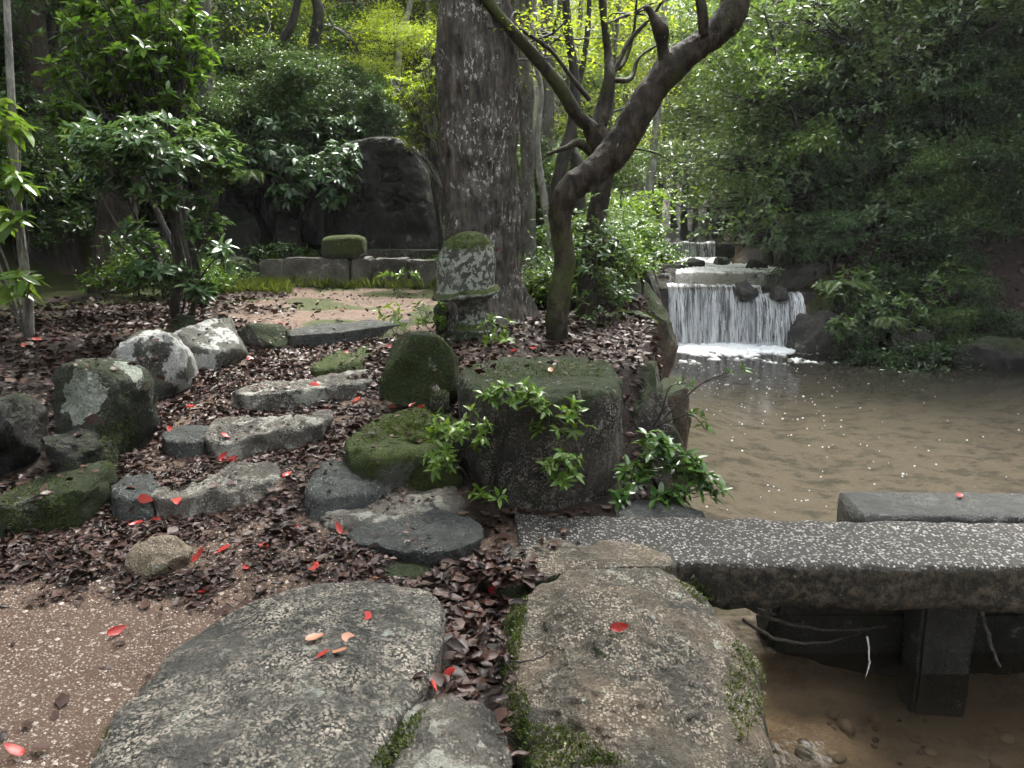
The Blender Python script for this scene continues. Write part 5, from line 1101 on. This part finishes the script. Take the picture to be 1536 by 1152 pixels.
mb = MB(); w = np.array([D(266, 486, 6.9)[:], D(262, 450, 6.9)[:], D(272, 400, 6.85)[:], D(262, 340, 6.8)[:], D(250, 270, 6.75)[:]]) - np.array(fs.location)
mb.tube(spline(w, 5), np.linspace(.05, .024, 21), 10, noise=.1); w = np.array([D(288, 480, 6.85)[:], D(292, 440, 6.85)[:], D(298, 410, 6.8)[:], D(285, 350, 6.8)[:]]) - np.array(fs.location)
mb.tube(spline(w, 5), np.linspace(.028, .014, 16), 8, noise=.1); part('trunk', mb.mesh('trunk'), M['bark_dark'], fs)

# ferns
def fern(label, px, py, Y, n, L, seed):
    rng = np.random.default_rng(seed); b = np.array(D(px, py, Y)[:]); root = thing('fern', tuple(b), label, 'fern')
    for q in range(n):
        az = rng.uniform(0, 6.28); d = np.array([math.cos(az), math.sin(az) * .7 - .4, 0]); t_ = np.linspace(0, 1, 9)[:, None]
        pts_ = d * t_ * L + np.array([0, 0, 1]) * (t_ * .5 - t_ ** 2 * .75) * L; mb = MB(); mb.tube(pts_, np.linspace(.004, .001, 9), 4)
        sd_ = np.cross(d, [0, 0, 1.]); sd_ /= np.linalg.norm(sd_)
        Vt_, Ft_ = LEAF_THIN
        for k in range(1, 24):
            f = k / 24; p0 = pts_[min(8, int(f * 8))] * (1 - (f * 8) % 1) + pts_[min(8, int(f * 8) + 1)] * ((f * 8) % 1); ll = L * .22 * math.sin(f * 2.6 + .4)
            for sgn in (-1, 1):
                Mx = leaf_mats(None, np.array([sd_ * sgn + d * .45 - np.array([0, 0, .2])]), np.array([[0, 0, 1.]]), [ll])[0]
                mb.add((Mx @ (Vt_ * np.array([.9, 1, 1])).T).T + p0, None, Ft_, a=rng.uniform(0, .5))
        part('frond', mb.mesh('frond', False), M['leaf_fern'], root)
fern('arching fern on the shaded rock face', 372, 262, 12.3, 8, .75, 1)
fern('fern hanging over the smooth boulder by the waterfall', 1262, 425, 12.4, 8, .6, 2)
fern('small fern at the foot of the right slope', 1330, 478, 11.7, 7, .45, 3)
fern('fern among the bank plants below the leaning tree', 935, 470, 7.8, 7, .35, 4)

# ------------------------------------------------------------------ buildings glimpsed through the trees
bw = D(590, 60, 21.5); hz0 = tz(bw.x, 21.5) - .3
M['timber'] = mat_plain('dark weathered timber', (.022, .017, .013), (.07, .052, .04), 6, .6, .5, .01, (1, 1, .2))
M['roof'] = mat_plain('dark roof boards', (.03, .027, .024), (.08, .07, .06), 8, .6)
M['plaster'] = mat_plain('pale plaster', (.60, .58, .54), (.72, .70, .66), 3, .7, .1)
M['pane'] = mat_plain('dark window glass', (.03, .035, .04), (.06, .065, .07), 2, .12, .0)
hs2 = thing('timber_house', (bw.x, 23.5, hz0), 'dark timber building with sloping roof glimpsed above the woods', 'building')
def hbox(nm, c, size, mat, parent, rz=0., bev=.015): 
    mb = MB(); mb.box((0, 0, 0), size, 0); o = child_at(nm, mb.mesh(nm, False), mat, parent, Matrix.Translation(Vector(c)) @ Matrix.Rotation(rz, 4, 'Y')); return o
for k in range(16): hbox('board', (bw.x - 3.2 + k * .28, 22.0 + .015 * (k % 2), hz0 + 2.3), (.262, .08, 5.0), M['timber'], hs2)
hbox('wall', (bw.x - 1.0, 24.1, hz0 + 2.3), (4.6, 4.0, 5.0), M['timber'], hs2)
hbox('roof', (bw.x - .9, 23.6, hz0 + 4.9), (6.6, 5.6, .14), M['roof'], hs2, rz=R(28))
for k in range(8): hbox('rafter', (bw.x - .9, 20.95 + k * .05 + k * .62, hz0 + 4.76), (6.4, .12, .14), M['timber'], hs2, rz=R(28))
for q in (2.9, 3.4): hbox('beam', (bw.x - .6, 21.9, hz0 + q), (5.2, .1, .12), M['timber'], hs2, rz=R(3))
bp = D(350, 12, 25); hp = tz(bp.x, 25) - .3
ph = thing('pale_house', (bp.x, 27, hp), 'pale plastered house glimpsed at the top of the slope', 'building')
hbox('wall', (bp.x, 27, hp + 2.6), (4.2, 3.5, 5.6), M['plaster'], ph)
hbox('roof', (bp.x, 27, hp + 5.55), (5.0, 4.4, .3), M['roof'], ph)
for k in (-1, 0, 1):
    for q in (1.3, 3.6):
        wdw = hbox('window', (bp.x + k * 1.25, 25.23, hp + q), (.8, .06, 1.1), M['timber'], ph); hbox('pane', (bp.x + k * 1.25, 25.19, hp + q), (.66, .03, .95), M['pane'], ph)

# ------------------------------------------------------------------ leaf litter, single leaves, grit, moss
AV, AF, AS, off = [], [], [], 0
for V_, Fs_, st_ in COLL:
    for f in Fs_:
        if f.shape[1] == 4: f = np.vstack([f[:, [0, 1, 2]], f[:, [0, 2, 3]]])
        AF.append(f + off); AS.append(np.full(len(f), st_))
    AV.append(V_); off += len(V_)
AV = np.concatenate(AV); AF = np.concatenate(AF); AS = np.concatenate(AS)
bvh = BVHTree.FromPolygons([tuple(v_) for v_ in AV.tolist()], AF.tolist(), all_triangles=True)
def drop(x, y, z=4.0):
    h, n_, i_, d_ = bvh.ray_cast(Vector((x, y, z)), Vector((0, 0, -1)))
    return (h, n_, AS[i_]) if h is not None else None
def shoot(px, py):
    d = ray(px, py).normalized(); h, n_, i_, _ = bvh.ray_cast(Vector((0, 0, CAM_H)), d)
    return (h, n_, AS[i_]) if h is not None else None
rng = np.random.default_rng(99)
LP, LN, LL = [], [], []
def scatter(x0, x1, y0, y1, dens, size, keep_stone=.04, mask=True, ztop=4.0, lift=.004):
    n_ = int((x1 - x0) * (y1 - y0) * dens); X = rng.uniform(x0, x1, n_); Yv = rng.uniform(y0, y1, n_)
    m = litter_mask(X, Yv) if mask else np.ones(n_)
    for x, y, mm in zip(X, Yv, m):
        if rng.random() > mm ** 1.3: continue
        if edgeL(y) - .08 < x < edgeR(y) - .05: continue
        hit = drop(x, y, ztop)
        if hit is None or (hit[2] and rng.random() > keep_stone): continue
        LP.append(hit[0] + hit[1] * (lift + abs(rng.normal(0, .008)))); LN.append(hit[1]); LL.append(size * rng.uniform(.35, 1.25))
scatter(-2.6, -.3, 2.6, 7.0, 1100, .062)
scatter(-2.6, -.3, 2.6, 7.0, 3000, .036)
scatter(-5.5, -2.2, 2.6, 9.5, 520, .078)
scatter(-4.5, .2, 6.9, 11.2, 330, .07)
scatter(-3.6, .2, 7.0, 11.0, 45, .05, mask=False)
scatter(-.4, 2.0, 4.4, 9.0, 800, .065)
scatter(.2, 1.0, 3.9, 4.6, 200, .07, mask=False)
scatter(-.5, -.05, 3.2, 3.9, 260, .07, mask=False)
scatter(-.12, .35, 3.3, 4.1, 330, .065, mask=False, keep_stone=.45)
scatter(-2.2, -.2, 1.7, 3.0, 14, .06, mask=False, keep_stone=.0)
scatter(5, 11, 9.0, 16, 300, .11, keep_stone=.2, ztop=12)
# the leaf-filled gap between the large stones
from mathutils.geometry import intersect_point_tri_2d
def in_poly(x, y, poly):
    c_ = False; j_ = len(poly) - 1
    for i_ in range(len(poly)):
        if (poly[i_][1] > y) != (poly[j_][1] > y) and x < (poly[j_][0] - poly[i_][0]) * (y - poly[i_][1]) / (poly[j_][1] - poly[i_][1]) + poly[i_][0]: c_ = not c_
        j_ = i_
    return c_
gapp = [[P(a, b, 0)[0], P(a, b, 0)[1]] for a, b in [(650, 862), (740, 850), (800, 862), (775, 905), (760, 1000), (770, 1160), (735, 1060), (700, 1036), (620, 1062), (575, 1110), (600, 1055), (650, 990), (668, 925)]]
gx0, gx1 = min(p_[0] for p_ in gapp), max(p_[0] for p_ in gapp); gy0, gy1 = min(p_[1] for p_ in gapp), max(p_[1] for p_ in gapp)
for k in range(2600):
    x, y = rng.uniform(gx0, gx1), rng.uniform(gy0, gy1)
    if not in_poly(x, y, gapp): continue
    hit = drop(x, y)
    if hit[2] and hit[0].z > .03: continue
    LP.append(Vector((x, y, max(hit[0].z, -.16) + abs(rng.normal(0, .022)) + .01))); LN.append(Vector((0, 0, 1))); LL.append(.075 * rng.uniform(.6, 1.2))
LPa = np.array([p_[:] for p_ in LP]); LNa = np.array([n_[:] for n_ in LN]); LLa = np.array(LL); N = len(LPa)
dv = rng.normal(0, 1, (N, 3)) * np.array([1, 1, .10]); upv = LNa + rng.normal(0, .20, (N, 3))
dist = np.linalg.norm(LPa - np.array([0, 0, CAM_H]), axis=1); appar = LLa / dist
# in view test
def pix(p):
    q = p - np.array([0, 0, CAM_H]); zc = q[:, 1] * _c - q[:, 2] * _s; yc = q[:, 1] * _s + q[:, 2] * _c
    return 768 + FPX * q[:, 0] / zc, 576 - FPX * yc / zc
pxs, pys = pix(LPa); vis = (pxs > 5) & (pxs < 1530) & (pys > 5) & (pys < 1147)
order = np.argsort(-(appar * vis)); single = order[:280]; rest = order[280:]
for vi, tm in enumerate(LEAF_LIT):
    sel = rest[vi::6]
    o = obj('leaf_litter', leaves_mesh('leaf_litter', LPa[sel], dv[sel], upv[sel], LLa[sel], tm, rng), M['litter']); tag(o, 'wet brown leaf litter covering the stair and bank', 'leaf litter', kind='stuff')
tmesh = []
for mt in ('litter', 'leaf_red', 'leaf_tan'):
    ms = []
    for t_ in LEAF_ONE:
        me = mesh_np('fallen_leaf', t_[0], t_[1], True, {'rnd': np.zeros(len(t_[0]))}); me.materials.append(M[mt]); ms.append(me)
    tmesh.append(ms)
def lay(ms, p, d, u_, L, label, group):
    Mx = leaf_mats(None, np.array([d]), np.array([u_]), [L])[0]
    o = bpy.data.objects.new('fallen_leaf', ms[int(rng.integers(6))]); COL.objects.link(o)
    o.matrix_world = Matrix([list(Mx[r_]) + [p[r_]] for r_ in range(3)] + [[0, 0, 0, 1]]); tag(o, label, 'leaf', group); return o
for i_ in single:
    ingap = in_poly(LPa[i_][0], LPa[i_][1], gapp)
    lab, grp = ('wet brown fallen leaf in the gap between the large stepping stones', 'brown leaves between the large stones') if ingap else ('wet brown fallen leaf lying at the foot of the leafy stair', 'brown leaves at the foot of the stair')
    lay(tmesh[0], LPa[i_], dv[i_], upv[i_], LLa[i_], lab, grp)
reds = [(380, 543), (422, 720), (450, 796), (376, 858), (306, 896), (477, 856), (212, 787), (195, 790), (242, 780), (207, 747), (322, 692), (358, 686), (500, 612), (635, 613), (618, 614), (596, 614), (540, 600), (265, 620), (278, 614), (390, 822), (268, 748), (775, 530), (800, 526), (760, 520), (512, 465), (420, 484), (440, 510), (345, 824), (290, 850), (250, 642), (330, 655), (480, 578), (65, 512), (150, 515), (95, 510), (575, 522), (522, 528), (30, 520), (160, 958), (513, 805)]
gapr = [(690, 870), (748, 884), (716, 905), (690, 918), (640, 1022), (735, 900), (660, 1015), (765, 848), (712, 872), (722, 950), (745, 1050)]
onst = [((457, 966), 2, 'curled tan leaf standing on the broad grey stepping stone'), ((512, 955), 2, 'tan leaf with a dark twig on the broad grey stepping stone'), ((494, 984), 1, 'dull red leaf beside a tan one on the grey stepping stone'), ((521, 982), 2, 'flat tan leaf beside a dull red one on the grey stepping stone'), ((557, 930), 1, 'small red-brown leaf near the edge of the grey stepping stone'),
        ((917, 946), 1, 'single dark red leaf on the big brown stepping stone'), ((35, 1140), 1, 'large red leaf on the sand beside the grey stepping stone'), ((1440, 745), 1, 'red leaf on the smoother second bridge slab'), ((825, 556), 2, 'pink-tan leaf on the mossy top of the granite block'), ((570, 872), 2, 'pale orange leaf at the back edge of the grey stepping stone'), ((268, 484), 2, 'tan leaf on the stone by the forked shrub')]
def lay_px(px, py, mi, lab, grp, L):
    h = shoot(px, py)
    if h is None: return
    p = h[0] + h[1] * .012; d = rng.normal(0, 1, 3) * np.array([1, .8, .15]); lay(tmesh[mi], p[:], d, np.array(h[1][:]) + rng.normal(0, .28, 3) - np.array([0, .25, 0]), L, lab, grp)
for px, py in reds: lay_px(px + rng.normal(0, 2), py, 1, 'bright red fallen leaf among the wet brown leaf litter', 'red leaves on the litter', rng.uniform(.065, .095))
for px, py in gapr: lay_px(px, py, 1 if rng.random() < .75 else 2, 'bright red leaf in the gap between the large stepping stones', 'red leaves between the large stones', rng.uniform(.055, .075))
for (px, py), mi, lab in onst: lay_px(px, py, mi, lab, None, .07)
# sand grit
mb = MB(); gv, gf = ico(1)
GP = []
for k in range(9000):
    x, y = rng.uniform(-2.6, -.3), rng.uniform(1.5, 3.6)
    if litter_mask(np.array([x]), np.array([y]))[0] > .5 and rng.random() < .8: continue
    h = drop(x, y, 1.5)
    if h is None or h[2]: continue
    GP.append((*h[0][:], rng.uniform(.0018, .0048) * (1 + 1.2 * (rng.random() < .06))))
GPa = np.array(GP); tet = np.array([[1, 1, .7], [-1, -1, .7], [-1, 1, -.7], [1, -1, -.7], [0, 0, 1.1]]); tf = np.array([[0, 4, 2], [2, 4, 1], [1, 4, 3], [3, 4, 0]])
ang = rng.uniform(0, 6.28, len(GPa)); ca, sa = np.cos(ang)[:, None], np.sin(ang)[:, None]
tx = tet[None, :, 0] * ca - tet[None, :, 1] * sa; ty = tet[None, :, 0] * sa + tet[None, :, 1] * ca
Vg = np.stack([tx, ty * .8, np.repeat(tet[None, :, 2], len(GPa), 0) * .8], -1) * GPa[:, 3][:, None, None] + GPa[:, None, :3]
Fg = tf[None] + (np.arange(len(GPa)) * 5)[:, None, None]
M['grit'] = mat_plain('pale granite grit', (.20, .15, .115), (.50, .43, .37), 120, .5, 0)
tag(obj('sand_grit', mesh_np('sand_grit', Vg.reshape(-1, 3), Fg.reshape(-1, 3), False), M['grit']), 'pale granite grit strewn over the sand', 'grit', kind='stuff')
# pebbles on the stream bed below the bridge
rp = np.random.default_rng(12); gv, gf = ico(2); mb = MB()
for k in range(330):
    x, y = rp.uniform(1.0, 3.6), rp.uniform(1.2, 3.7); r_ = rp.uniform(.012, .05) * (1 + (rp.random() < .08)); sc_ = np.array([1, rp.uniform(.6, 1), rp.uniform(.35, .6)]) * r_
    an = rp.uniform(0, 6.28); v_ = gv * sc_ * (1 + .12 * fbm(gv * 1.7 + k, 2, k))[:, None]; v_ = np.stack([v_[:, 0] * math.cos(an) - v_[:, 1] * math.sin(an), v_[:, 0] * math.sin(an) + v_[:, 1] * math.cos(an), v_[:, 2]], 1)
    mb.add(v_ + np.array([x, y, tz(x, y) + r_ * .12]), None, gf, a=rp.random())
s = NT('stream pebbles'); M['pebble'] = s.done(s.bsdf(s.mix(s.attr('rnd'), (.07, .055, .042), (.30, .25, .19)), .5, s.bump(s.noise(40, 4), .4, .01), .3))
tag(obj('pebbles', mb.mesh('pebbles'), M['pebble']), 'pebbles on the sandy stream bed below the bridge', 'pebbles', kind='stuff')
# moss tufts on stone edges
TP, TN = [], []
def tufts(poly, n):
    xs_ = [p_[0] for p_ in poly]; ys_ = [p_[1] for p_ in poly]
    for k in range(n):
        a, b = rng.uniform(min(xs_), max(xs_)), rng.uniform(min(ys_), max(ys_))
        if not in_poly(a, b, poly): continue
        h = shoot(a, b)
        if h is None or not h[2]: continue
        TP.append(h[0][:]); TN.append(h[1][:])
tufts([(800, 872), (790, 905), (785, 950), (775, 1000), (752, 1010), (752, 950), (770, 895)], 1500)
tufts([(1100, 960), (1145, 985), (1150, 1060), (1110, 1120), (1085, 1040)], 700)
tufts([(775, 1085), (860, 1090), (950, 1150), (790, 1152)], 900)
tufts([(760, 1010), (790, 1040), (800, 1100), (770, 1110), (756, 1050)], 400)
tufts([(640, 1062), (620, 1110), (585, 1152), (550, 1152), (600, 1090)], 1100)
tufts([(1010, 870), (1045, 868), (1075, 895), (1050, 905)], 400)
tufts([(560, 640), (600, 616), (670, 612), (688, 640), (660, 668), (600, 660)], 1600)
tufts([(655, 372), (670, 352), (725, 352), (738, 375)], 500)
tufts([(570, 510), (680, 505), (685, 590), (650, 605), (575, 600)], 1300)
tufts([(150, 640), (200, 620), (208, 700), (150, 705)], 500)
tufts([(0, 725), (110, 718), (125, 780), (20, 830)], 900)
tufts([(120, 1090), (160, 1060), (165, 1100), (130, 1150)], 300)
tufts([(700, 545), (920, 540), (900, 565), (720, 570)], 700)
TPa = np.array(TP); TNa = np.array(TN); rep = 3; Nt = len(TPa) * rep
pos = np.repeat(TPa, rep, 0) + rng.normal(0, .004, (Nt, 3)); nn = np.repeat(TNa, rep, 0)
me = leaves_mesh('moss', pos - nn * .002, nn + rng.normal(0, .55, (Nt, 3)), rng.normal(0, 1, (Nt, 3)), rng.uniform(.007, .016, Nt), LEAF_FAR, rng)
tag(obj('moss', me, M['moss_tuft']), 'tufts of green moss on the stones', 'moss', kind='stuff')
# thin grass before the low wall
gpos = []
for k in range(1500):
    px, Yg = rng.uniform(300, 430), rng.uniform(10.0, 10.9); x = D(px, 400, Yg).x; gpos.append((x, Yg, tz(x, Yg)))
for k in range(500):
    px, Yg = rng.uniform(430, 660), rng.uniform(10.7, 10.95); x = D(px, 400, Yg).x; gpos.append((x, Yg, tz(x, Yg)))
gpos = np.array(gpos); Ng = len(gpos)
me = leaves_mesh('grass', gpos, rng.normal(0, .45, (Ng, 3)) + np.array([0, 0, 1]), rng.normal(0, 1, (Ng, 3)), rng.uniform(.06, .22, Ng), (LEAF_THIN[0] * np.array([.35, 1, 1]), LEAF_THIN[1]), rng)
tag(obj('grass', me, M['grass']), 'thin grass along the foot of the low wall', 'grass', kind='stuff')
# driftwood under the bridge
def twig(label, pts_, r0, mat, cat='branch', name='branch'):
    sp = spline(np.array([p_[:] for p_ in pts_]), 6); sp[1:] += np.random.default_rng(int(abs(sp[0, 0]) * 1e4)).normal(0, max(.0015, r0 * .28), sp[1:].shape); b = sp[0].copy(); mb = MB(); mb.tube(sp - b, np.linspace(r0, r0 * .4, len(sp)), 8, noise=.15)
    o = obj(name, mb.mesh(name), M[mat]); o.location = b; tag(o, label, cat); return o
twig('dark sodden branch jammed under the slab bridge', [D(1110, 905, 3.3), D(1180, 935, 3.35), D(1250, 945, 3.4), D(1330, 940, 3.6)], .014, 'bark_dark')
twig('pale broken twig poking from the dark under the bridge', [D(1300, 955, 3.2), D(1304, 980, 3.15), D(1303, 1000, 3.1), D(1298, 1016, 3.08)], .006, 'bark_pale')
twig('black forked driftwood lying in the water under the bridge', [D(1115, 930, 3.15), D(1170, 960, 3.2), D(1230, 965, 3.3), D(1290, 950, 3.5)], .010, 'bark_dark')
twig('dead branch leaning behind the bridge pier', [D(1470, 915, 3.6), D(1485, 960, 3.5), D(1500, 1000, 3.45)], .012, 'bark_grey')
twig('short dark twig lying across the leaf-filled gap', [P(760, 992, .1), P(800, 990, .13), P(830, 975, .17)], .004, 'bark_dark')
twig('thin curved stem lying at the back of the grey stepping stone', [P(350, 898, .12), P(385, 915, .13), P(375, 935, .13), P(325, 957, .12)], .003, 'bark_dark')


# ------------------------------------------------------------------ damp air
mb = MB(); mb.box((5, 82, 25), (272, 224, 62))
hm = bpy.data.materials.new('damp air'); hm.use_nodes = True; hm.node_tree.nodes.clear()
_o = hm.node_tree.nodes.new('ShaderNodeOutputMaterial'); _v = hm.node_tree.nodes.new('ShaderNodeVolumePrincipled')
_v.inputs['Color'].default_value = (.92, .96, .98, 1); _v.inputs['Density'].default_value = .0007
hm.node_tree.links.new(_v.outputs[0], _o.inputs['Volume'])
tag(obj('haze', mb.mesh('haze', False), hm), kind='stuff')
